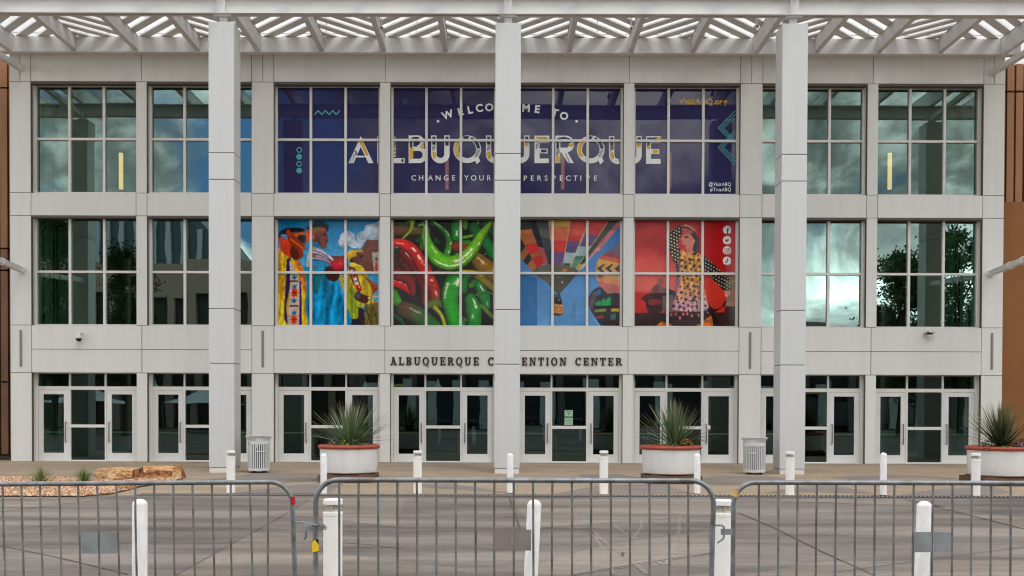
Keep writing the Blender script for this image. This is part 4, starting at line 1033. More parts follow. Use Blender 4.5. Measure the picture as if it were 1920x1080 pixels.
for ch, x in zip('CHANGEYOUR', (862, 950, 1062, 1153, 1248, 1338, 1490, 1577, 1670, 1760)):
    p = z5(x, 975); put_char(wel, ch, p.x, p.z, hC, YT, 0, .006)
for ch, x in zip('PERSPECTIVE', (160, 243, 327, 407, 503, 587, 670, 757, 820, 905, 995)):
    p = z6(x, 978); put_char(wel, ch, p.x, p.z, hC, YT, 0, .006)
run_text(wel, '@VisitABQ', 1329, 1370.5, 342.2, 348.5, YT, .008); run_text(wel, '#TrueABQ', 1331.5, 1370.5, 352, 358.5, YT, .008)
CURM[0] = M_VGOLD; run_text(None, 'VisitABQ.org', 1272.5, 1363.5, 184.8, 195.5, YT, .02)

# ALBUQUERQUE in large decorated capitals
WHT, NVY, GLD, GRY = [], [], [], []
LID = [0]
def L5(lst, pts): lst.append((LID[0], [z5(*p) for p in pts]))
def L6(lst, pts): lst.append((LID[0], [z6(*p) for p in pts]))
def box5(l, x0, y0, x1, y1): L5(l, R4(x0, y0, x1, y1))
def box6(l, x0, y0, x1, y1): L6(l, R4(x0, y0, x1, y1))
def ring5(l, *a, **k):
    for q in ringq(*a, **k): L5(l, q)
def ring6(l, *a, **k):
    for q in ringq(*a, **k): L6(l, q)
LID[0] += 1
# A
L5(WHT, [(85, 800), (205, 540), (233, 602), (146, 800)]); L5(WHT, [(232, 478), (382, 800), (322, 800), (202, 545)])
L5(WHT, [(178, 712), (192, 706), (206, 718), (222, 706), (238, 718), (254, 706), (268, 716), (290, 712), (290, 728), (268, 732), (238, 732), (206, 732), (172, 728)])
L5(GLD, [(216, 545), (256, 545), (324, 706), (292, 706)]); L5(GRY, [(150, 655), (178, 645), (196, 690), (176, 712)])
for k in range(3): L5(NVY, [(98+k*16, 796), (102+k*16, 796), (152+k*12, 690), (148+k*12, 690)])
LID[0] += 1
# L
box5(WHT, 428, 478, 437, 800); box5(WHT, 590, 740, 756, 800); box5(GRY, 590, 478, 650, 600)
for k in range(6): L5(WHT if k % 2 else GLD, [(590, 620+k*22), (652, 592+k*22), (652, 606+k*22), (590, 634+k*22)])
box5(NVY, 716, 752, 742, 786); box5(WHT, 728, 762, 742, 776)
LID[0] += 1
# B
box5(WHT, 802, 470, 858, 800); ring5(WHT, 905, 555, 85, 87, 54, 54, -PI/2, PI/2); ring5(WHT, 925, 702, 100, 98, 56, 52, -PI/2, PI/2)
box5(WHT, 850, 470, 906, 522); box5(WHT, 850, 604, 930, 655); box5(WHT, 850, 748, 926, 800)
box5(NVY, 818, 525, 846, 615); L5(NVY, [(850, 490), (905, 486), (940, 500), (905, 512), (850, 515), (825, 512)])
box5(GLD, 816, 618, 858, 748); L5(GLD, [(940, 600), (985, 560), (988, 610), (955, 632)]); box5(WHT, 816, 652, 858, 660)
def U(f5, L_, x0, x1, y0, y1, w, seg='full'):
    """a U with outlined tops"""
    cx, r = (x0+x1)/2, (x1-x0)/2; cy = y1-r
    L_(WHT, R4(x0, y0, x0+w, cy)) if seg != 'right' else None
    L_(WHT, R4(x1-w, y0, x1, cy)) if seg != 'left' else None
    a0, a1 = {'full': (0, PI), 'left': (PI*.45, PI), 'right': (0, PI*.55)}[seg]
    for q in ringq(cx, cy, r, r, w, w, a0, a1): L_(WHT, q)
    if seg != 'right':
        L_(NVY, R4(x0+14, y0+14, x0+w-12, y0+110))
        for k in range(4): L_(NVY, [(x0+14, y0+140+k*14), (x0+w-12, y0+112+k*14), (x0+w-12, y0+118+k*14), (x0+14, y0+146+k*14)])
        L_(GLD, [(x0+14, y0+200), (x0+w-12, y0+190), (x0+w-6, y0+262), (x0+32, y0+284), (x0+16, y0+240)])
    if seg != 'left':
        L_(NVY, R4(x1-w+14, y0+14, x1-12, y0+122)); L_(WHT, [(x1-w+28, y0+30), (x1-w+40, y0+45), (x1-w+28, y0+62)])
        L_(GLD if seg == 'right' else WHT, R4(x1-w+16, y0+84, x1-14, y0+ (130 if seg == 'right' else 100)))
LID[0] += 1
U(None, L5, 1070, 1290, 470, 802, 64)
def Q(L_, cx, cy, r):
    for q in ringq(cx, cy, r, r, 60, 60, 0, 2*PI, 34): L_(WHT, q)
    L_(WHT, [(cx+80, cy+105), (cx+125, cy+68), (cx+155, cy+142), (cx+112, cy+180)])
    for q in ringq(cx, cy, r-12, r-12, 38, 38, PI*.78, PI*1.32, 10): L_(GLD, q)
    for q in ringq(cx, cy, r-12, r-12, 38, 38, -PI*.40, -PI*.02, 10): L_(NVY, q)
    for k in range(5): L_(NVY, [(cx+108-k*6, cy+18+k*18), (cx+158-k*6, cy+2+k*18), (cx+156-k*6, cy+8+k*18), (cx+106-k*6, cy+25+k*18)])
    L_(NVY, [(cx-60, cy-148), (cx-20, cy-158), (cx+30, cy-152), (cx+4, cy-120), (cx-30, cy-112)]); L_(WHT, [(cx-20, cy-150), (cx+25, cy-150), (cx+2, cy-128)])
LID[0] += 1
Q(L5, 1500, 635, 165)
LID[0] += 1
U(None, L5, 1722, 1942, 470, 802, 64, 'left')
LID[0] += 1
U(None, L6, -15, 207, 470, 802, 64, 'right')
LID[0] += 1
# E
box6(WHT, 268, 472, 328, 800); box6(WHT, 320, 472, 445, 560); box6(WHT, 320, 628, 425, 684); box6(WHT, 320, 745, 440, 800)
box6(GLD, 284, 485, 420, 510); box6(NVY, 325, 512, 432, 540); box6(NVY, 345, 638, 412, 672); box6(WHT, 358, 648, 372, 662); box6(WHT, 386, 648, 400, 662)
for k in range(4): L6(NVY, [(284, 580+k*16), (318, 552+k*16), (318, 558+k*16), (284, 588+k*16)])
LID[0] += 1
# R
box6(WHT, 516, 472, 576, 800); ring6(WHT, 640, 572, 100, 100, 58, 54, -PI/2, PI/2); box6(WHT, 570, 472, 642, 526); box6(WHT, 570, 616, 642, 672)
L6(WHT, [(580, 660), (650, 650), (735, 800), (670, 800)]); L6(NVY, [(632, 684), (640, 684), (694, 800), (686, 800)])
L6(NVY, [(530, 530), (545, 500), (620, 486), (690, 505), (720, 545), (680, 560), (640, 515), (560, 520), (560, 620), (530, 640)])
L6(GLD, [(672, 575), (735, 560), (735, 598), (712, 606), (690, 600)])
for k in range(4): L6(NVY, [(528, 655+k*16), (568, 625+k*16), (568, 632+k*16), (528, 664+k*16)])
box6(GLD, 530, 712, 570, 790)
LID[0] += 1
Q(L6, 938, 637, 165)
LID[0] += 1
U(None, L6, 1155, 1375, 478, 812, 64, 'left')
LID[0] += 1
U(None, L6, 1325, 1545, 478, 812, 64, 'right')
LID[0] += 1
box6(GRY, 1170, 560, 1208, 635)
LID[0] += 1
# E
box6(WHT, 1596, 480, 1656, 808); box6(WHT, 1650, 480, 1774, 560); box6(WHT, 1650, 632, 1754, 690); box6(WHT, 1650, 750, 1770, 808)
box6(NVY, 1610, 494, 1765, 530); L6(GLD, [(1700, 530), (1745, 488), (1772, 488), (1772, 530)]); box6(NVY, 1610, 528, 1640, 600)
L6(GLD, [(1612, 632), (1612, 600), (1645, 575), (1645, 632)]); box6(GLD, 1676, 642, 1740, 680)
for lid in range(1, LID[0]+1):
    b = MB(); n = 0
    for mi, (lst, yo) in enumerate(((WHT, .003), (GRY, .0100), (NVY, .0104), (GLD, .0112))):
        b.cur = mi
        for k, poly in lst:
            if k == lid: y = YT-yo-.00012*n; n += 1; b.add([(p.x, y, p.z) for p in poly], [tuple(range(len(poly)))])
    if b.v: wch(b, 'window_letter', [M_VINYL, M_VGREY, M_VNAVY, M_VGOLD], bld)
# teal ornaments
z2 = lambda x, y: at(480+x/2.842, y/2.842, YT-.003)
def line(b, pts, w, y):
    for k, (p, q) in enumerate(zip(pts, pts[1:])):
        d = (q-p); d.y = 0; d.normalize(); n = Vector((-d.z, 0, d.x))*w/2; yy = y-.00015*k
        b.add([((p+n).x, yy, (p+n).z), ((p-n).x, yy, (p-n).z), ((q-n).x, yy, (q-n).z), ((q+n).x, yy, (q+n).z)], [(0, 1, 2, 3)])
b = MB(); line(b, [z2(312+i*135/7, 611 if i % 2 == 0 else 589) for i in range(8)], .035, YT-.004); wch(b, 'window_zigzag', M_VTEAL, bld)
for i, y in enumerate((799, 836, 873, 909)):
    p = z2(230, y); R = .088; b = MB()
    if i % 2: b.add([(p.x+R*math.cos(a), YT-.004, p.z+R*math.sin(a)) for a in [2*PI*k/18 for k in range(18)]], [tuple(range(18))])
    else:
        for q in ringq(p.x, p.z, R, R, .032, .032, 0, 2*PI, 18): b.add([(u, YT-.004, v) for u, v in q], [(0, 1, 2, 3)])
    wch(b, 'window_disc' if i % 2 else 'window_ring', M_VTEAL, bld)
z3 = lambda x, y: at(920+x/2.842, y/2.842, YT-.003)
for k in range(3):
    o = k*13; yy = YT-.004-.002*k
    b = MB(); line(b, [z3(1303, 590+o*1.5), z3(1213+o, 681), z3(1303, 775-o)], .022, yy); wch(b, 'window_chevron', M_VTEAL, bld)
    b = MB(); line(b, [z3(1303, 693+o), z3(1213+o, 786), z3(1303, 880-o*1.5)], .022, yy-.001); wch(b, 'window_chevron', M_VTEAL, bld)

# ================================================================ printed window murals (flat prints, drawn into a fine colour grid)
class Pic:
    X0, X1, Y0, Y1 = 22., 1005., 35., 1057.
    def __init__(s, w=176, h=184, seed=1):
        s.w, s.h = w, h; s.rs = np.random.RandomState(seed)
        x = np.linspace(s.X0, s.X1, w); y = np.linspace(s.Y0, s.Y1, h); s.X, s.Y = np.meshgrid(x, y); s.img = np.zeros((h, w, 3))
    def noise(s, cx, cy, oct=4):
        out = np.zeros((s.h, s.w)); amp = 1; tot = 0
        for o in range(oct):
            gx, gy = max(2, int(1000/cx*2**o)), max(2, int(1000/cy*2**o)); g = s.rs.rand(gy+2, gx+2)
            u = (s.X-s.X0)/(s.X1-s.X0)*gx; v = (s.Y-s.Y0)/(s.Y1-s.Y0)*gy
            i, j = np.clip(u.astype(int), 0, gx), np.clip(v.astype(int), 0, gy); fu, fv = u-i, v-j
            fu, fv = fu*fu*(3-2*fu), fv*fv*(3-2*fv)
            out += amp*((g[j, i]*(1-fu)+g[j, i+1]*fu)*(1-fv)+(g[j+1, i]*(1-fu)+g[j+1, i+1]*fu)*fv); tot += amp; amp *= .55
        return out/tot
    def put(s, m, c):
        c = np.asarray(c, float)
        if c.ndim == 1: c = c[None, None, :]
        s.img = s.img*(1-m[..., None])+c*m[..., None]
    def polym(s, pts, wob=0):
        x, y = (s.X, s.Y)
        if wob: x = x+(s.noise(60, 60)-.5)*wob; y = y+(s.noise(60, 60)-.5)*wob
        m = np.zeros((s.h, s.w)); 
        for dx, dy in ((-1.4, -1.4), (1.4, -1.4), (-1.4, 1.4), (1.4, 1.4)):
            ins = np.zeros((s.h, s.w), bool); n = len(pts)
            for i in range(n):
                (ax, ay), (bx, by) = pts[i-1], pts[i]
                if ay == by: continue
                c = ((ay > y+dy) != (by > y+dy)) & (x+dx < (bx-ax)*(y+dy-ay)/(by-ay)+ax); ins ^= c
            m += ins
        return m/4
    def smooth(s, pts, n=6):
        out = []; N_ = len(pts)
        for i in range(N_):
            p0, p1, p2, p3 = [np.array(pts[(i+k-1) % N_], float) for k in range(4)]
            for t in np.linspace(0, 1, n, endpoint=False):
                out.append(tuple(.5*((2*p1)+(-p0+p2)*t+(2*p0-5*p1+4*p2-p3)*t*t+(-p0+3*p1-3*p2+p3)*t**3)))
        return out
    def poly(s, pts, c, var=0, sm=False, wob=0, a=1, ns=70):
        m = s.polym(s.smooth(pts) if sm else pts, wob)*a; c = np.array(c)/255.
        if var: c = c[None, None]*(1+(s.noise(ns, ns)-.5)*2*var)[..., None]
        s.put(m, c)
    def ell(s, cx, cy, rx, ry, c, ang=0, soft=.12, var=0, shade=0, a=1):
        ca, sa = math.cos(ang), math.sin(ang); dx, dy = s.X-cx, s.Y-cy; u, v = (dx*ca+dy*sa)/rx, (-dx*sa+dy*ca)/ry
        d = np.sqrt(u*u+v*v); m = np.clip((1-d)/soft, 0, 1)*a; c = np.array(c)/255.*np.ones((s.h, s.w, 3))
        if shade: c = c*(1-shade*np.clip(.5+.5*(u*.6+v*.8), 0, 1))[..., None]
        if var: c = c*(1+(s.noise(40, 40)-.5)*2*var)[..., None]
        s.put(m, c)
    def path(s, pts, rad):
        """distance field along a polyline: |u| across (1 = edge), signed u, t along"""
        best = np.full((s.h, s.w), 9.); su = np.zeros_like(best); tt = np.zeros_like(best); n = len(pts)-1
        for i in range(n):
            (ax, ay), (bx, by) = pts[i], pts[i+1]; dx, dy = bx-ax, by-ay; L = dx*dx+dy*dy+1e-9
            t = np.clip(((s.X-ax)*dx+(s.Y-ay)*dy)/L, 0, 1); px, py = s.X-ax-t*dx, s.Y-ay-t*dy
            r = rad[i]+(rad[i+1]-rad[i])*t; d = np.sqrt(px*px+py*py)/r; sg = np.sign(dx*py-dy*px); k = d < best
            best[k] = d[k]; su[k] = (sg*d)[k]; tt[k] = ((i+t)/n)[k]
        return best, su, tt
    def curve(s, pts, n=6):
        out = []; P = [pts[0]]+list(pts)+[pts[-1]]
        for i in range(1, len(P)-2):
            p0, p1, p2, p3 = [np.array(P[i+k-1], float) for k in range(4)]
            for t in np.linspace(0, 1, n, endpoint=False):
                out.append(tuple(.5*((2*p1)+(-p0+p2)*t+(2*p0-5*p1+4*p2-p3)*t*t+(-p0+3*p1-3*p2+p3)*t**3)))
        return out+[tuple(map(float, pts[-1]))]
    def tube(s, pts, rad, c, dark=.35, hl=(), hcol=(255, 250, 225), c2=None, var=.12, n=6, flat=False):
        P = s.curve(pts, n); r = np.interp(np.linspace(0, 1, len(P)), np.linspace(0, 1, len(rad)), rad)
        d, u, t = s.path(P, r); m = np.clip((1-d)/.08, 0, 1); c = np.array(c)/255.*np.ones((s.h, s.w, 3))
        if c2 is not None: k = np.clip(t*1.4-.2+(s.noise(80, 80)-.5)*.5, 0, 1)[..., None]; c = c*(1-k)+np.array(c2)/255.*k
        if not flat: c = c*(dark+(1-dark)*np.sqrt(np.clip(1-(u*.95+.18)**2, 0, 1)))[..., None]
        if var: c = c*(1+(s.noise(50, 50)-.5)*2*var)[..., None]
        for (hu, hw, t0, t1, st) in hl:
            nz = s.noise(45, 45, 3); g = np.exp(-((u-hu-(nz-.5)*.25)/hw)**2)*((t > t0) & (t < t1))*np.clip((nz-.40)*9, 0, 1)*st
            c = c*(1-g[..., None])+np.array(hcol)/255.*g[..., None]
        s.put(m, c)
    def line(s, pts, w, c, a=1): s.tube(pts, [w, w], c, var=0, flat=True, n=4) if a == 1 else None
    def dots(s, region, c, gap, r, var=.3, ang=0):
        m = s.polym(region); ca, sa = math.cos(ang), math.sin(ang); u, v = s.X*ca+s.Y*sa, -s.X*sa+s.Y*ca
        row = np.floor(v/gap); uu = u+(row % 2)*gap/2; jx, jy = (s.noise(30, 30, 2)-.5)*gap*var, (s.noise(30, 30, 2)-.5)*gap*var
        d = np.hypot(((uu+jx) % gap)-gap/2, ((v+jy) % gap)-gap/2); s.put(m*np.clip((r-d)/3+.5, 0, 1), np.array(c)/255.)
    def hang(s, i, label, sat=1.0, gain=1.0):
        win, (xa, xb, za, zb) = MURALS[i]; c = np.clip(s.img, 0, 1); l_ = c.mean(-1, keepdims=True); c = np.clip(l_+(c-l_)*sat, 0, 1); c = np.clip((c-.03)*1.04*gain, 0, 1); c = np.where(c <= .04045, c/12.92, ((c+.055)/1.055)**2.4)
        c = np.clip(c*1.12, 0, .95); w, h = s.w, s.h; xs_, zs_ = np.linspace(xa, xb, w), np.linspace(zb, za, h)
        vs = np.zeros((h, w, 3)); vs[..., 0] = xs_[None]; vs[..., 1] = GY; vs[..., 2] = zs_[:, None]
        idx = np.arange(w*h).reshape(h, w); f = np.stack([idx[:-1, :-1], idx[1:, :-1], idx[1:, 1:], idx[:-1, 1:]], -1).reshape(-1, 4)
        me = bpy.data.meshes.new('printed_mural'); me.from_pydata(vs.reshape(-1, 3).tolist(), [], f.tolist()); me.materials.append(M_MURAL)
        a = me.color_attributes.new('Col', 'FLOAT_COLOR', 'POINT'); a.data.foreach_set('color', np.concatenate([c, np.ones((h, w, 1))], -1).astype(np.float32).ravel())
        o = bpy.data.objects.new('printed_mural', me); COL.objects.link(o); o.parent = win; o['label'] = label

# ---- 1: drummers and singers in bright ribbon shirts under a blue sky
p = Pic(seed=3)
gr = ((p.Y-35)/400).clip(0, 1)[..., None]; p.img[:] = np.array((8, 118, 170))/255*(1-gr)+np.array((70, 160, 205))/255*gr
cl = p.noise(120, 90); 
for pts in ([(605, 262), (640, 190), (690, 140), (750, 165), (770, 205), (790, 260), (790, 305), (720, 300), (690, 285), (640, 312)],
            [(782, 210), (800, 170), (850, 150), (880, 100), (960, 70), (1006, 60), (1006, 240), (880, 235), (835, 290), (800, 315)]):
    p.put(p.polym(p.smooth(pts), 30), (np.array((150, 165, 180))/255)[None, None]+(cl[..., None]-.25)*.55)
p.poly([(835, 320), (880, 230), (1006, 236), (1006, 560), (835, 545)], (112, 58, 42), .12)
p.poly([(530, 382), (672, 388), (700, 420), (700, 500), (560, 470)], (108, 56, 40), .1)
p.poly([(930, 350), (1006, 355), (1006, 540), (955, 540)], (178, 170, 150), .1); p.ell(975, 490, 16, 55, (190, 40, 20)); p.ell(978, 415, 14, 22, (70, 80, 60))
p.poly([(925, 605), (960, 575), (1006, 560), (1006, 670), (950, 650)], (30, 150, 195), .15)
# right singer
p.poly([(705, 960), (860, 960), (880, 1057), (700, 1057)], (40, 38, 52), .25)
p.poly([(610, 570), (690, 560), (720, 460), (760, 450), (840, 490), (900, 600), (940, 680), (950, 830), (830, 880), (800, 980), (705, 965), (690, 800), (650, 700), (625, 620)], (205, 178, 42), .2, True, 8)
p.poly([(690, 800), (720, 690), (800, 720), (830, 860), (790, 985), (705, 955)], (150, 165, 40), .25, True)
p.poly([(705, 480), (770, 500), (840, 720), (800, 740), (735, 620)], (140, 40, 30), .25); p.poly([(722, 520), (760, 520), (815, 690), (785, 700)], (215, 205, 190), .1)
for y in (575, 680): p.ell(762+(y-575)*.25, y, 17, 26, (190, 35, 30))
for y in (535, 630): p.ell(757+(y-535)*.25, y, 12, 14, (30, 110, 150))
p.poly([(840, 560), (880, 590), (985, 660), (990, 710), (940, 760), (915, 660)], (150, 70, 40), .4, ns=25)
p.ell(772, 395, 72, 76, (42, 24, 20)); p.poly([(745, 350), (800, 330), (850, 385), (848, 420), (830, 450), (830, 500), (770, 480), (750, 440)], (105, 52, 40), .18, True)
p.poly([(700, 350), (760, 330), (785, 385), (740, 400), (715, 430), (700, 420)], (215, 170, 20), .25, True); p.poly([(745, 335), (830, 320), (850, 350), (770, 350)], (190, 150, 25), .2)
p.poly([(812, 385), (846, 378), (850, 398), (820, 402)], (30, 20, 20)); p.ell(835, 425, 12, 5, (70, 25, 22))
p.poly([(710, 455), (760, 450), (830, 480), (835, 500), (770, 490)], (225, 200, 60), .15)
p.poly([(757, 775), (800, 725), (850, 755), (910, 780), (880, 840), (800, 820)], (90, 45, 38), .25, True); p.poly([(757, 775), (800, 725), (830, 745), (790, 810)], (60, 75, 80), .4, ns=20)
p.tube([(860, 860), (930, 840), (1006, 830)], [10, 9], (205, 150, 90)); p.tube([(900, 790), (950, 782), (1006, 770)], [9, 7], (225, 200, 170))
p.poly([(865, 900), (870, 850), (1006, 835), (1006, 1057), (870, 1057)], (120, 105, 48), .2)
for a, b_ in (((880, 890), (930, 1050)), ((935, 880), (925, 1050)), ((940, 880), (1000, 1050)), ((880, 1050), (930, 900))): p.line([a, b_], 3.5, (35, 28, 18))
p.poly([(795, 870), (860, 900), (870, 1057), (800, 990)], (62, 40, 40), .3)
def folds(pts, amt, fx, seed_a):
    f = np.sin(p.X/fx+p.noise(140, 260)*11+seed_a)*.5+np.sin(p.X/(fx*.45)+p.Y/70+p.noise(90, 150)*8)*.35
    mk_ = p.polym(p.smooth(pts)); p.img = p.img*(1+(mk_*f*amt)[..., None])
folds([(640, 570), (760, 560), (900, 640), (940, 830), (800, 970), (705, 955), (690, 760)], .28, 17, 1)
# middle singer
p.poly([(290, 470), (340, 300), (400, 265), (470, 330), (560, 420), (570, 520), (600, 640), (660, 800), (720, 1057), (290, 1057), (280, 700)], (16, 138, 182), .1, True, 6)
fold = np.sin(p.X/26+p.noise(150, 300)*9)*.5+np.sin(p.X/13+p.Y/90+p.noise(120, 200)*8)*.3
mk = p.polym(p.smooth([(345, 560), (470, 560), (560, 620), (640, 790), (690, 1057), (345, 1057)])); p.put(mk*.55, np.array((14, 128, 176))/255*(1+fold[..., None]*.75))
p.poly([(345, 560), (450, 570), (410, 760), (345, 720)], (12, 110, 120), .2)
p.poly([(300, 470), (320, 330), (400, 290), (470, 345), (560, 420), (545, 475), (470, 430), (350, 420), (330, 500)], (180, 190, 200), .2, True, 14, 1, 30)
for k in range(4): p.line([(352, 330+k*34), (420, 350+k*26), (500, 395+k*20), (548, 440+k*10)], 5.5, ((165, 45, 40), (35, 60, 120), (190, 60, 45), (60, 50, 110))[k])
p.ell(370, 385, 26, 22, (170, 90, 40), var=.3)
p.poly([(265, 500), (340, 490), (470, 495), (560, 505), (560, 560), (340, 555), (270, 545)], (20, 140, 175), .15); p.poly([(350, 490), (400, 490), (400, 505), (350, 505)], (175, 60, 50))
p.poly([(480, 500), (560, 490), (620, 560), (600, 620), (545, 630), (490, 590)], (62, 30, 24), .25, True)
p.tube([(590, 480), (640, 470)], [62, 64], (196, 30, 44), .4, [(-.35, .25, 0, 1, .35)], (240, 120, 120))
p.ell(640, 440, 10, 8, (120, 16, 26))
p.ell(430, 120, 92, 72, (36, 24, 22), soft=.2, var=.4); p.ell(345, 150, 55, 60, (40, 26, 22), var=.3)
p.poly([(375, 150), (490, 140), (500, 170), (515, 225), (505, 250), (495, 300), (460, 320), (400, 280), (360, 250), (360, 190)], (118, 62, 46), .16, True)
p.poly([(380, 220), (400, 190), (430, 230), (440, 290), (400, 280)], (92, 46, 34), .1, True)
p.poly([(350, 130), (440, 105), (485, 125), (485, 150), (400, 150), (370, 175)], (188, 90, 25), .35, False, 10, 1, 30); p.poly([(375, 115), (430, 108), (430, 140), (385, 150)], (110, 120, 30), .3)
p.poly([(290, 140), (325, 130), (330, 260), (300, 240)], (205, 70, 20), .3); p.poly([(345, 170), (385, 190), (385, 225), (350, 220)], (215, 85, 20), .2)
p.poly([(452, 178), (492, 172), (496, 186), (462, 190)], (40, 22, 18)); p.poly([(478, 240), (508, 236), (510, 252), (482, 254)], (75, 28, 26))
p.poly([(352, 262), (400, 255), (448, 310), (440, 325), (380, 300), (352, 295)], (18, 120, 170), .15)
# left singer
p.poly([(22, 360), (80, 365), (130, 400), (210, 440), (270, 520), (300, 650), (290, 900), (300, 1057), (22, 1057)], (214, 168, 26), .25, True, 8)
p.poly([(22, 800), (90, 840), (105, 900), (100, 1057), (22, 1057)], (225, 190, 50), .2, True)
p.poly([(110, 420), (150, 400), (140, 700), (105, 860), (120, 1057), (85, 990), (95, 700)], (48, 34, 92), .15); p.poly([(225, 590), (250, 640), (258, 1057), (228, 1057), (235, 760)], (46, 34, 92), .15)
p.poly([(135, 430), (180, 480), (232, 620), (228, 1057), (122, 1057), (128, 850), (150, 650)], (200, 172, 160), .12)
p.poly([(180, 400), (255, 470), (300, 640), (285, 740), (240, 620), (215, 520)], (190, 110, 40), .45, True, 0, 1, 26)
for cx, cy in ((185, 740), (180, 995)):
    p.poly([(cx-38, cy), (cx-22, cy-14), (cx-30, cy-40), (cx-8, cy-34), (cx, cy-60), (cx+10, cy-34), (cx+30, cy-40), (cx+22, cy-14), (cx+38, cy), (cx+22, cy+14), (cx+28, cy+42), (cx+8, cy+34), (cx, cy+58), (cx-10, cy+34), (cx-30, cy+42), (cx-22, cy+14)], (206, 70, 22))
    p.ell(cx, cy, 13, 15, (150, 30, 24))
for cx, cy in ((185, 680), (180, 815), (180, 930), (185, 590)): p.poly([(cx-26, cy-20), (cx-10, cy-5), (cx, cy-32), (cx+10, cy-5), (cx+26, cy-20), (cx+16, cy+22), (cx-16, cy+22)], (18, 112, 150))
for cy in (630, 868): p.poly([(140, cy-8), (225, cy-8), (225, cy+8), (140, cy+8)], (40, 30, 34), .9, ns=18, a=.8)
p.poly([(28, 200), (60, 140), (150, 118), (270, 125), (275, 155), (180, 160), (110, 185), (60, 230)], (26, 24, 28), .2, True)
p.poly([(30, 230), (60, 205), (130, 240), (150, 330), (160, 405), (110, 385), (60, 345)], (214, 62, 22), .2, True)
p.poly([(120, 200), (200, 160), (280, 180), (300, 240), (270, 330), (270, 390), (210, 430), (160, 400), (150, 320)], (146, 54, 30), .18, True)
p.poly([(140, 330), (180, 290), (230, 370), (210, 425), (160, 400)], (92, 38, 24), .15, True)
p.poly([(105, 150), (125, 128), (165, 180), (160, 210), (110, 205)], (196, 66, 22), .25); p.poly([(170, 175), (270, 160), (290, 185), (200, 210)], (205, 95, 30), .35, ns=25)
p.poly([(215, 195), (285, 190), (297, 235), (270, 265), (235, 245)], (45, 52, 50), .4, True, 0, 1, 30); p.poly([(50, 185), (105, 180), (110, 230), (60, 215)], (90, 150, 180), .5, ns=25)
p.line([(150, 230), (220, 280), (268, 318)], 8, (220, 95, 25)); p.ell(285, 318, 18, 12, (150, 60, 40))
folds([(22, 370), (110, 400), (110, 700), (95, 1050), (22, 1050)], .3, 15, 2); folds([(250, 560), (295, 640), (290, 1050), (255, 1050)], .3, 11, 5)
p.img *= (1+(p.noise(22, 22, 3)-.5)[..., None]*.38)
p.hang(2, 'printed mural of three singers in yellow and turquoise ribbon shirts', 1.0, .95)

# ---- 2: a heap of red and green chilies
p = Pic(seed=8); p.img[:] = np.array((24, 22, 16))/255*(1+(p.noise(60, 60)[..., None]-.5))
def chili(pts, rad, c, hl=(), **k): p.tube(pts, rad, c, hl=hl, **k)
H1 = [(-.35, .13, .05, .95, .95), (.25, .10, .2, .8, .8)]
rc = random.Random(4)
for k in range(46):
    x, y, a_, L_ = rc.uniform(0, 1020), rc.uniform(20, 1060), rc.uniform(0, 6.3), rc.uniform(50, 130)
    chili([(x, y), (x+math.cos(a_)*L_*.5+rc.uniform(-25, 25), y+math.sin(a_)*L_*.5), (x+math.cos(a_)*L_, y+math.sin(a_)*L_)], [rc.uniform(14, 34), rc.uniform(20, 40), 6], rc.choice([(22, 70, 34), (30, 92, 34), (18, 52, 28), (60, 84, 26), (84, 40, 24), (26, 80, 46)]), hl=[(-.3, .18, .2, .8, .55)], n=4)
chili([(22, 150), (150, 145), (330, 150)], [55, 52, 30], (112, 62, 34), c2=(95, 90, 40)); chili([(60, 500), (120, 420)], [130, 120], (62, 34, 24), var=.3)
chili([(400, 60), (480, 110), (540, 170), (570, 260), (540, 370)], [30, 22, 30, 38, 40], (44, 110, 42), c2=(60, 125, 40), hl=H1[:1])
chili([(640, 90), (630, 190)], [62, 55], (34, 128, 48), hl=[(-.2, .2, .2, 1, .9)]); chili([(720, 40), (720, 110)], [30, 22], (80, 140, 50)); chili([(800, 110), (850, 200), (830, 250)], [55, 60, 30], (24, 92, 42))
chili([(920, 60), (1000, 130)], [60, 70], (26, 84, 44)); chili([(930, 260), (1000, 370)], [52, 58], (28, 120, 56)); chili([(700, 210), (790, 190)], [16, 14], (100, 150, 40))
chili([(640, 300), (720, 290)], [58, 46], (128, 58, 40)); chili([(760, 250), (700, 250)], [26, 20], (60, 130, 40))
chili([(820, 400), (900, 480), (1006, 560)], [60, 90, 90], (128, 96, 34), c2=(150, 110, 30), hl=[(-.3, .12, .1, .9, .7)]); chili([(840, 570), (930, 640), (1006, 700)], [40, 40, 30], (135, 120, 30))
chili([(820, 640), (780, 660)], [40, 30], (60, 120, 36)); chili([(850, 660), (900, 760), (930, 860)], [40, 60, 40], (28, 120, 52), hl=H1[:1]); chili([(880, 860), (980, 960)], [16, 24], (95, 120, 40)); chili([(830, 760), (920, 730), (990, 750)], [12, 18, 10], (52, 110, 40))
chili([(22, 760), (60, 820)], [60, 50], (72, 140, 40)); chili([(130, 900), (260, 960), (420, 1057)], [80, 95, 70], (88, 66, 44), c2=(40, 105, 46), hl=[(-.4, .1, .1, .6, .5)])
chili([(120, 420), (200, 540), (300, 620)], [60, 66, 60], (96, 32, 24), var=.25); chili([(120, 340), (250, 500), (330, 680), (340, 830)], [48, 60, 48, 40], (118, 26, 20), hl=[(-.3, .16, .05, .5, .9)])
chili([(22, 640), (120, 660), (215, 740)], [42, 60, 30], (200, 30, 24), hl=[(-.4, .2, .1, .95, .9)]); chili([(60, 560), (180, 620), (215, 730)], [60, 50, 30], (120, 34, 28))
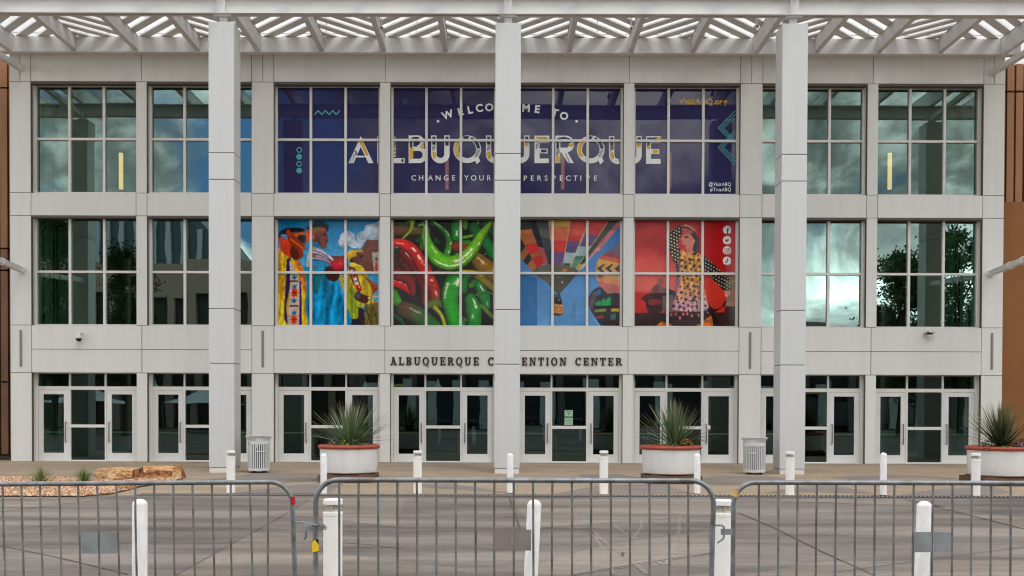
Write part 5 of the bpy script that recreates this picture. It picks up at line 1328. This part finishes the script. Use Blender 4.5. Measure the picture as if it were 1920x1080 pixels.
chili([(22, 262), (110, 265), (210, 330), (290, 450), (350, 560), (420, 720), (430, 830)], [36, 48, 62, 66, 66, 62, 36], (206, 34, 26), c2=(150, 36, 22), hl=[(-.28, .2, .25, .55, .98), (-.3, .2, .62, .92, .8), (.0, .1, .02, .2, .7)])
chili([(375, 860), (440, 830), (490, 850)], [34, 44, 34], (92, 105, 34)); chili([(430, 880), (490, 950), (530, 1057)], [26, 20, 22], (150, 150, 30), hl=[(-.2, .2, .2, .8, .4)])
chili([(350, 130), (330, 200), (325, 290)], [26, 48, 50], (96, 150, 36))
chili([(330, 130), (350, 260), (440, 400), (560, 455), (690, 425), (800, 320), (880, 190), (975, 60)], [34, 56, 74, 76, 74, 62, 46, 18], (92, 172, 36), c2=(118, 178, 38), dark=.30, hl=[(-.22, .16, .45, .72, 1), (.28, .10, .25, .80, .95), (-.5, .1, .08, .3, .7)])
chili([(275, 95), (310, 85), (335, 120), (345, 190)], [10, 12, 16, 24], (140, 180, 60)); chili([(205, 40), (195, 130), (120, 215)], [26, 16, 7], (150, 170, 50))
chili([(690, 560), (620, 640), (570, 760), (590, 900), (640, 1057)], [60, 110, 88, 84, 90], (42, 145, 38), dark=.25, hl=[(-.25, .22, .12, .42, 1), (.45, .12, .3, .6, .8)])
chili([(700, 540), (790, 535), (880, 570)], [22, 18, 26], (170, 160, 30)); chili([(715, 600), (700, 700)], [40, 46], (30, 112, 34))
chili([(770, 800), (800, 900), (810, 1057)], [60, 84, 70], (36, 128, 44), dark=.25, hl=[(-.45, .15, .0, .5, .9), (.1, .15, .5, .8, .7)])
p.img *= (1+(p.noise(30, 30, 3)-.5)[..., None]*.25); p.hang(3, 'printed mural of glossy red and green chili peppers', 1.1, 1.0)

# ---- 3: hot air balloons in a blue sky
p = Pic(seed=21); gr = ((p.Y-35)/1020).clip(0, 1)[..., None]; p.img[:] = (np.array((58, 108, 176))/255*(1-gr)+np.array((84, 146, 196))/255*gr)*(.93+.14*p.noise(200, 200)[..., None])
p.poly([(22, 560), (200, 590), (200, 1057), (22, 1057)], (34, 100, 160), a=.8); p.poly([(540, 820), (572, 815), (575, 1057), (540, 1057)], (62, 118, 165), a=.6); p.poly([(330, 945), (700, 940), (800, 1057), (330, 1057)], (70, 128, 175), a=.6)  # includes a tower's reflection in the glass, painted into the print
def gore(cols, a0, a1, bounds):
    """coloured panels of one envelope gore between two edge lines running down to the mouth"""
    for (t0, t1), c in zip(zip(bounds, bounds[1:]), cols):
        q = lambda e, t: (e[0][0]+(e[1][0]-e[0][0])*t, e[0][1]+(e[1][1]-e[0][1])*t)
        p.poly([q(a0, t0), q(a1, t0), q(a1, t1), q(a0, t1)], c, .10)
e0 = ((-160, 200), (165, 540)); e1 = ((-60, 35), (200, 500)); e2 = ((110, 35), (265, 450)); e3 = ((185, 35), (310, 470)); e4 = ((305, 35), (365, 540)); e5 = ((520, 35), (435, 540)); e6 = ((700, 35), (490, 545)); e7 = ((895, 35), (548, 540)); e8 = ((985, 35), (590, 525))
DK = (44, 46, 46)
gore([DK, (30, 30, 34), (160, 92, 40), (50, 44, 40), (168, 96, 40), (24, 22, 24)], e0, e1, [0, .4, .55, .68, .8, .97, 1])
gore([(52, 62, 58), (42, 46, 44), (196, 110, 40), (176, 92, 40), (196, 34, 28), (160, 86, 40), (188, 30, 28)], e1, e2, [0, .08, .22, .30, .52, .72, .80, 1])
gore([(34, 36, 40), (28, 30, 34), (30, 30, 34), (176, 66, 70)], e2, e3, [0, .3, .5, .62, 1])
gore([(64, 72, 70), (92, 94, 88), (58, 66, 68), (50, 58, 62), (40, 46, 48)], e3, e4, [0, .2, .36, .6, .85, 1])
gore([(208, 160, 56), (212, 110, 60), (206, 96, 66), (200, 52, 48), (104, 76, 132), (74, 70, 66)], e4, e5, [0, .13, .25, .39, .62, .85, 1])
gore([(206, 70, 56), (208, 78, 64), (198, 52, 50), (92, 70, 116), (146, 172, 176), (70, 72, 66)], e5, e6, [0, .18, .30, .40, .62, .82, 1])
gore([(200, 60, 62), (196, 56, 58), (100, 78, 120), (146, 176, 182), (60, 118, 84), (80, 132, 100), (84, 80, 66)], e6, e7, [0, .14, .28, .50, .68, .76, .92, 1])
gore([(74, 80, 74), (82, 84, 70), (70, 74, 62), (60, 60, 54), (190, 150, 70)], e7, e8, [0, .22, .45, .7, .85, 1])
p.poly([(985, 35), (1006, 80), (800, 330), (690, 400), (670, 420)], (196, 100, 100), .3, ns=40, a=.9); p.poly([(830, 255), (690, 420), (590, 520), (640, 500)], (196, 176, 130), .2)
for e in (e4, e5, e6, e7): p.line([e[0], e[1]], 2.6, (206, 170, 120))
p.line([(700, 35), (700, 60), (500, 545)], 2.4, (206, 170, 120))
p.poly([(165, 520), (260, 470), (430, 465), (590, 515), (545, 600), (480, 640), (330, 640), (220, 590)], (96, 92, 78), .18, True); p.poly([(430, 560), (590, 520), (540, 610), (420, 740), (395, 745), (300, 635), (440, 640)], (76, 74, 66), .15)
p.poly([(345, 625), (445, 625), (445, 640), (350, 640)], (150, 190, 215)); p.poly([(443, 508), (490, 508), (485, 530), (443, 528)], (200, 120, 40)); p.poly([(360, 600), (440, 595), (420, 730), (385, 720), (330, 640)], (84, 78, 66), .2)
p.poly([(360, 760), (420, 740), (440, 850), (345, 860)], (70, 80, 90), .5, ns=20); p.ell(405, 815, 34, 40, (28, 26, 34), var=.4); p.ell(410, 802, 10, 12, (150, 90, 70)); p.ell(418, 852, 18, 7, (220, 220, 220))
for a, b_ in (((370, 745), (350, 850)), ((415, 745), (440, 840)), ((390, 740), (388, 800))): p.line([a, b_], 3, (40, 44, 54))
p.poly([(335, 850), (365, 845), (362, 930), (335, 950)], (66, 84, 80)); p.poly([(365, 840), (455, 850), (452, 935), (362, 930)], (196, 128, 62), .25, ns=22); p.poly([(335, 930), (362, 928), (452, 935), (420, 955), (340, 950)], (58, 54, 56))
for y in (870, 895, 915): p.line([(366, y), (452, y+6)], 2.5, (140, 84, 40))
# right hand balloons
ox = p.smooth([(1006, 285), (920, 310), (820, 380), (770, 460), (775, 590), (815, 690), (880, 740), (1006, 760)]); mk = p.polym(ox)
band = (p.Y+(p.X-880)*-.22); cc = np.zeros((p.h, p.w, 3))
for y0, y1, c in ((0, 345, (120, 100, 120)), (345, 385, (150, 80, 84)), (385, 425, (206, 90, 66)), (425, 470, (214, 158, 70)), (470, 590, (202, 154, 90)), (590, 640, (208, 130, 82)), (640, 720, (196, 100, 92)), (720, 1100, (150, 116, 112))): cc[(band >= y0) & (band < y1)] = np.array(c)/255
p.put(mk, cc*(.8+.4*p.noise(40, 120)[..., None]))
for cx in (820, 900, 990): p.poly([(cx-45, 500), (cx+20, 455), (cx+35, 462), (cx, 500), (cx+35, 540), (cx+15, 545)], (74, 66, 60), .2)
p.poly([(780, 560), (850, 580), (800, 585)], (90, 74, 66))
ox = p.smooth([(820, 680), (760, 695), (710, 750), (695, 820), (715, 890), (770, 980), (840, 1057), (1006, 1070), (1006, 760), (880, 740)]); p.put(p.polym(ox), np.array((48, 46, 52))/255*(.8+.5*p.noise(50, 50)[..., None]))
p.poly([(720, 740), (810, 690), (820, 740), (770, 760), (740, 860), (730, 900), (700, 830)], (88, 76, 82), .3); p.poly([(775, 720), (815, 690), (815, 740), (780, 765)], (40, 96, 190), .15)
for k in range(3): p.poly([(760+k*52, 830-k*14), (800+k*54, 800-k*18), (815+k*50, 845-k*4), (812+k*50, 855), (765+k*50, 855)], (26, 142+k*10, 84), .15)
p.poly([(752, 895), (870, 880), (870, 910), (755, 920)], (120, 130, 50), .25, ns=30); p.poly([(915, 885), (960, 880), (975, 845), (1000, 900), (985, 912), (915, 912)], (206, 164, 40), .15); p.poly([(770, 955), (840, 945), (845, 975), (785, 980)], (156, 52, 54)); p.poly([(910, 940), (965, 930), (960, 990), (915, 990)], (58, 96, 84), .3)
p.poly([(750, 860), (1006, 855), (1006, 880), (752, 885)], (18, 18, 22)); p.poly([(850, 1010), (1006, 990), (1006, 1057), (850, 1057)], (56, 34, 40), .5)
p.img *= (1+(p.noise(60, 60, 3)-.5)[..., None]*.14); p.hang(4, 'printed mural of hot air balloons in a blue sky', .86, 1.0)

# ---- 4: a flamenco dancer before a red wall, with four white round emblems
p = Pic(seed=33); p.img[:] = np.array((178, 22, 26))/255
gl = p.noise(260, 190, 5); lt = np.clip((690-p.X)/90, 0, 1)*np.clip((760-p.Y)/60, 0, 1)
p.put(lt*.75, np.array((204, 84, 82))/255*(.70+.62*gl[..., None])); p.put(np.clip((p.Y-330)/260, 0, 1)*lt*.45, np.array((222, 122, 92))/255)  # pale cloud reflection over the left panes, painted into the print
p.put(np.clip((p.X-690)/10, 0, 1)*np.clip((p.Y-560)/40, 0, 1), np.array((200, 46, 30))/255*(.9+.2*gl[..., None])); p.poly([(912, 35), (1006, 35), (1006, 545), (912, 545)], (178, 56, 66), .06, a=.85)
p.poly([(22, 730), (120, 735), (340, 730), (340, 930), (22, 925)], (206, 30, 28), .08); p.poly([(22, 925), (1006, 915), (1006, 1057), (22, 1057)], (52, 30, 30), .3); p.poly([(905, 860), (1006, 855), (1006, 1057), (880, 1057)], (58, 36, 36), .25)  # dark bottom band: roofline mirrored in the glass, painted in as colour
p.poly([(912, 560), (1006, 560), (1006, 858), (912, 858)], (128, 128, 98), .2, a=.75)
p.ell(280, 620, 44, 48, (120, 84, 76), var=.3, soft=.5, a=.8); p.poly([(180, 720), (240, 650), (330, 690), (340, 735), (200, 735)], (110, 78, 74), .3, True, 0, .85)
p.poly([(92, 792), (150, 745), (250, 733), (340, 735), (430, 745), (440, 790), (320, 800), (300, 900), (220, 935), (160, 915), (130, 815)], (66, 30, 32), .35, True); p.poly([(170, 800), (270, 795), (290, 830), (185, 850)], (136, 44, 42), .2, True)
p.poly([(330, 680), (430, 720), (430, 760), (340, 770)], (62, 44, 78), .2); p.poly([(300, 760), (420, 750), (480, 900), (300, 920)], (104, 100, 88), .3, a=.8)
# skirt
p.poly([(350, 920), (660, 900), (720, 830), (790, 880), (800, 1057), (350, 1057)], (44, 26, 30), .3); p.poly([(240, 1050), (290, 1005), (400, 1040), (400, 1057), (240, 1057)], (200, 96, 30), .5, ns=25); p.poly([(690, 1000), (780, 940), (790, 1057), (690, 1057)], (198, 100, 34), .5, ns=25); p.poly([(610, 1057), (650, 1030), (690, 1035), (690, 1057)], (206, 110, 36), .4)
for x, y in ((385, 940), (430, 935), (470, 970), (500, 935), (540, 930), (585, 950), (650, 945), (740, 910)): p.ell(x, y, 13, 18, (190, 84, 84), var=.3)
p.dots([(350, 990), (690, 990), (690, 1057), (350, 1057)], (120, 66, 74), 22, 5); p.poly([(690, 870), (720, 800), (780, 880), (860, 870), (910, 800), (900, 850), (800, 930), (850, 1000), (830, 1040), (790, 1000), (760, 930)], (38, 20, 24), .3, True)
# bodice
body = p.smooth([(470, 330), (540, 350), (600, 335), (670, 370), (720, 430), (690, 520), (690, 620), (720, 780), (740, 880), (640, 910), (480, 905), (390, 880), (430, 760), (470, 640), (430, 540), (440, 420)])
mk = p.polym(body); tt = np.clip((p.Y-620)/200+(p.noise(120, 120)-.5)*1.2, 0, 1)[..., None]; p.put(mk, (np.array((214, 148, 66))*(1-tt)+np.array((198, 150, 158))*tt)/255*(.8+.4*p.noise(50, 70)[..., None]))
p.poly([(415, 420), (470, 400), (480, 620), (460, 740), (425, 745), (420, 560)], (124, 92, 118), .3, a=.75)
p.dots(body, (60, 40, 46), 48, 11, .25, .3); p.dots(body, (84, 50, 56), 70, 15, .3, 1.1); p.dots([(480, 640), (700, 640), (730, 890), (430, 890)], (150, 96, 130), 40, 8, .3, .7); folds([(470, 330), (670, 370), (690, 620), (740, 880), (480, 905), (390, 880), (430, 640)], .25, 16, 3)
# arms
p.poly([(505, 85), (480, 150), (470, 200), (440, 270), (470, 330), (450, 430), (410, 440), (370, 320), (350, 230), (360, 170), (420, 110)], (50, 48, 44), .2, True); p.dots(p.smooth([(500, 90), (478, 150), (468, 200), (440, 270), (468, 330), (450, 430), (412, 430), (372, 320), (352, 230), (362, 170), (420, 112)]), (206, 196, 160), 29, 8, .3, .4)
p.poly([(495, 90), (520, 75), (570, 95), (610, 130), (600, 140), (560, 115), (520, 115)], (206, 160, 128), .12, True)
arm2 = p.smooth([(690, 380), (740, 410), (820, 480), (900, 560), (985, 640), (960, 700), (900, 710), (820, 640), (740, 550), (690, 480)]); p.put(p.polym(arm2), np.array((34, 30, 30))/255); p.dots(arm2, (186, 168, 140), 30, 7, .2, .5); p.poly([(905, 600), (985, 620), (980, 690), (910, 700)], (160, 160, 120), .2, a=.55); p.poly([(900, 705), (960, 715), (930, 770), (900, 760)], (214, 140, 116), .15)
# head
p.poly([(490, 100), (560, 110), (640, 190), (650, 290), (640, 350), (590, 320), (570, 200), (520, 170)], (76, 66, 66), .2, True); p.poly([(510, 160), (560, 165), (600, 220), (590, 300), (575, 350), (540, 350), (520, 280), (490, 265), (475, 240), (490, 190)], (206, 128, 112), .10, True); p.poly([(500, 110), (570, 130), (590, 160), (540, 165), (500, 180)], (196, 96, 92), .12, True)
p.poly([(505, 195), (545, 182), (548, 200), (510, 208)], (88, 48, 50)); p.ell(488, 238, 12, 6, (176, 50, 52)); p.poly([(480, 205), (492, 200), (488, 222), (476, 222)], (222, 150, 130)); p.ell(600, 235, 12, 20, (214, 140, 110)); p.poly([(535, 300), (585, 280), (590, 345), (545, 355)], (196, 118, 104), .1)
p.poly([(480, 320), (540, 350), (590, 340), (560, 400), (500, 380)], (220, 160, 90), .35, ns=25, a=.7)
# round white emblems and their signs
WH = (226, 222, 216); RD = (150, 22, 44)
for cy in (128, 227, 323, 424): p.poly([(882, cy), (890, cy-28), (920, cy-41), (950, cy-28), (958, cy), (952, cy+28), (920, cy+37), (890, cy+28)], WH, 0, True)
p.line([(936, 116), (926, 118), (924, 132), (924, 164)], 5, (66, 24, 36)); p.line([(914, 137), (936, 137)], 4, (66, 24, 36))
p.poly([(902, 214), (916, 226), (924, 212), (936, 216), (932, 232), (918, 244), (904, 236)], (170, 30, 44), 0, True)
for r_, c in ((24, RD), (19, WH)): p.poly([(919-r_, 323-r_), (919+r_, 323-r_), (919+r_, 323+r_), (919-r_, 323+r_)], c)
p.ell(919, 323, 13, 13, RD, soft=.2); p.ell(919, 323, 8, 8, WH, soft=.2); p.ell(932, 311, 3.5, 3.5, RD)
p.line([(922, 400), (922, 432), (914, 441), (904, 436), (905, 424)], 4.5, (96, 26, 70)); p.line([(922, 402), (928, 412), (938, 415)], 4, (176, 26, 60))
p.hang(5, 'printed mural of a dancer in a dotted dress before red, with four white emblems', .92, .98)

# ================================================================ what stands behind the camera and shows in the glass
M_TOWER = mat('tower_glass', (.06, .085, .11), .4, spec=.5); M_TOWERF = mat('tower_fin', (.42, .47, .52), .7); M_FINB = mat('brown_fin', (.34, .25, .20), .8)
def fin_building(x0, x1, y, dep, h, label, nfin, ochre=False):
    e = empty('office_building', ((x0+x1)/2, y, 0)); tag(e, label, 'building')
    b = MB(); b.box(x0, x1, y-dep, y-.6, -.1, h); wch(b, 'wall', M_OPPD, e)
    b = MB(); b.box(x0-.3, x1+.3, y-dep-.3, y, h-3.0, h+.2) if ochre else b.box(x0-.2, x1+.2, y-.599, y-.2, h-1.2, h+.1); wch(b, 'parapet', M_FINB if ochre else M_OPP, e)
    for k in range(nfin+1):
        x = x0+(x1-x0)*k/nfin; b = MB(); b.box(x-.35, x+.35, y-.59, y+.02, .0, h-(3.01 if ochre else 1.21)); wch(b, 'fin', M_FINB if ochre else M_OPP, e)
    if ochre:
        b = MB(); b.box(x0, x1, y-.58, y-.4, 6.4, 9.2); wch(b, 'panel_band', M_OPPY, e)
fin_building(-60, -14, -34, 20, 15.5, 'low brown office block with upright fins across the street, mirrored in the left windows', 18, True)
fin_building(-13, 60, -32, 18, 9.6, 'long low dark building across the street, mirrored below the clouds in the right windows', 16)
M_AWN = mat('blue_awning', (.08, .22, .42), .7); M_SHOPW = mat('pale_shop_wall', (.60, .62, .60), .8)
fb = [o for o in bpy.data.objects if o.name.startswith('office_building') and 'long low' in o.get('label', '')][0]
rg_ = random.Random(9); x = -12.5
while x < 59:
    w = rg_.uniform(2.2, 4.2); b = MB(); b.box(x, x+w*.35, -32.44, -31.9, 0, 4.4); wch(b, 'shop_pier', M_SHOPW, fb)
    b = MB(); b.box(x+w*.37, x+w, -32.5, -32.1, .5, rg_.uniform(2.6, 3.6)); wch(b, 'shop_window', M_OPPG, fb)
    if rg_.random() < .55:
        b = MB(); b.add([(x+w*.3, -32.0, 3.9), (x+w*1.05, -32.0, 3.9), (x+w*1.05, -30.6, 3.1), (x+w*.3, -30.6, 3.1), (x+w*.3, -32.0, 3.8), (x+w*1.05, -32.0, 3.8), (x+w*1.05, -30.6, 3.0), (x+w*.3, -30.6, 3.0)], [(0, 1, 2, 3), (7, 6, 5, 4), (0, 4, 5, 1), (3, 2, 6, 7), (0, 3, 7, 4), (1, 5, 6, 2)]); wch(b, 'awning', rg_.choice([M_AWN, M_TENT, M_OPPY]), fb)
    x += w*1.02
e = empty('office_tower', (-62, -75, 0)); tag(e, 'grey office tower far across the street, mirrored in the left middle windows', 'building')
b = MB(); b.add([(-92, -75, 0), (-38, -75, 0), (-38, -75, 23.5), (-43.5, -75, 29.5), (-92, -75, 29.5), (-92, -95, 0), (-38, -95, 0), (-38, -95, 23.5), (-43.5, -95, 29.5), (-92, -95, 29.5)], [(0, 1, 2, 3, 4), (9, 8, 7, 6, 5), (0, 5, 6, 1), (1, 6, 7, 2), (2, 7, 8, 3), (3, 8, 9, 4), (4, 9, 5, 0)]); fixn(wch(b, 'wall', M_TOWER, e))
for k in range(27):
    b = MB(); x = -91+k*2; b.box(x-.35, x+.35, -74.99, -74.5, 0, min(29.3, 23.0+(-38.4-x)*1.05)); wch(b, 'fin', M_TOWERF, e)
def tree(x, y, h, cw, seed, label):
    rg = random.Random(seed); e = empty('street_tree', (x, y, 0)); tag(e, label, 'tree', 'trees across the street')
    b = MB(); b.tube([(0, 0, -.1), (.1, 0, h*.25), (-.1, .1, h*.55), (.1, 0, h*.9)], [.28, .22, .14, .04], 8)
    cen = []
    for k in range(42):
        a = rg.uniform(0, 6.28); zz = rg.uniform(.25, 1.0)*h; rr = cw*math.sin(PI*min(1, (zz/h-.15)/.9))**.6*rg.uniform(.2, 1); c = Vector((math.cos(a)*rr, math.sin(a)*rr, zz)); cen.append(c)
        b.tube([(0, 0, max(.2*h, zz-.22*h)), c*.6+Vector((0, 0, zz*.35)), c], [.08, .05, .02], 5)
    b.build('trunk', M_BARK, e)
    b = MB()
    for c in cen:
        s = rg.uniform(.5, 1.15); col = rg.choice([(.05, .08, .025), (.07, .11, .03), (.035, .055, .02)])
        for i in range(300):
            p_ = c+Vector((rg.gauss(0, s*.55), rg.gauss(0, s*.55), rg.gauss(0, s*.45))); q = Vector((rg.gauss(0, 1), rg.gauss(0, 1), rg.gauss(0, 1))).normalized(); w = q.orthogonal().normalized(); q *= .12; w *= .075
            b.add([p_-q, p_-w, p_+q, p_+w], [(0, 1, 2, 3)], False, tuple(v*rg.uniform(.7, 1.3) for v in col))
    b.build('crown', M_LEAF, e)
tree(-31.2, -8, 15.0, 1.9, 1, 'tall leafy tree mirrored in the middle window of the leftmost bay')
tree(-26.9, -9.5, 12.5, 1.5, 4, 'slimmer leafy tree mirrored beside the pier of the leftmost bay')
tree(27.3, -7.5, 12.2, 2.3, 2, 'leafy tree mirrored in the middle window of the rightmost bay')
tree(31.8, -8.5, 14.2, 2.8, 6, 'taller leafy tree mirrored at the right edge of the rightmost middle window')
for x, y, lb in ((-33, -18, 'white peaked canopy mirrored in the glass doors of the second bay'), (-24, -19, 'white peaked canopy mirrored right of the column in the second bay')):
    e = empty('peaked_canopy', (x, y, 0)); tag(e, lb, 'canopy', 'white canopies across the street'); b = MB(); r = 2.6
    b.add([(-r, -r, 2.2), (r, -r, 2.2), (r, r, 2.2), (-r, r, 2.2), (0, 0, 3.5)]+[(-r*.5, -r*.5, 2.68), (r*.5, -r*.5, 2.68), (r*.5, r*.5, 2.68), (-r*.5, r*.5, 2.68)],
          [(0, 1, 6, 5), (1, 2, 7, 6), (2, 3, 8, 7), (3, 0, 5, 8), (5, 6, 4), (6, 7, 4), (7, 8, 4), (8, 5, 4)]); b.build('canopy', M_TENT, e)
    for sx in (-1, 1):
        for sy in (-1, 1): b = MB(); b.tube([(sx*r, sy*r, -.08), (sx*r, sy*r, 2.2)], .04, 8); b.build('leg', M_GALVBAR, e)
for x, lb in ((-27, 'street lamp with a white bell shade mirrored above the doors of the second bay'), (-10.5, 'street lamp with a white bell shade mirrored in the doors behind the left planter'), (-5, 'street lamp with a white bell shade mirrored in the doors left of the middle column')):
    e = empty('street_lamp', (x, -16, 0)); tag(e, lb, 'street lamp', 'street lamps across the street')
    b = MB(); b.tube([(0, 0, -.09), (0, 0, 3.9)], .06, 8); b.build('post', M_OPPD, e)
    b = MB(); b.lathe([(.03, 4.1), (.1, 3.9), (.2, 3.6), (.5, 3.3), (.52, 3.26), (.001, 3.3)], 20); b.build('shade', M_TENT, e)
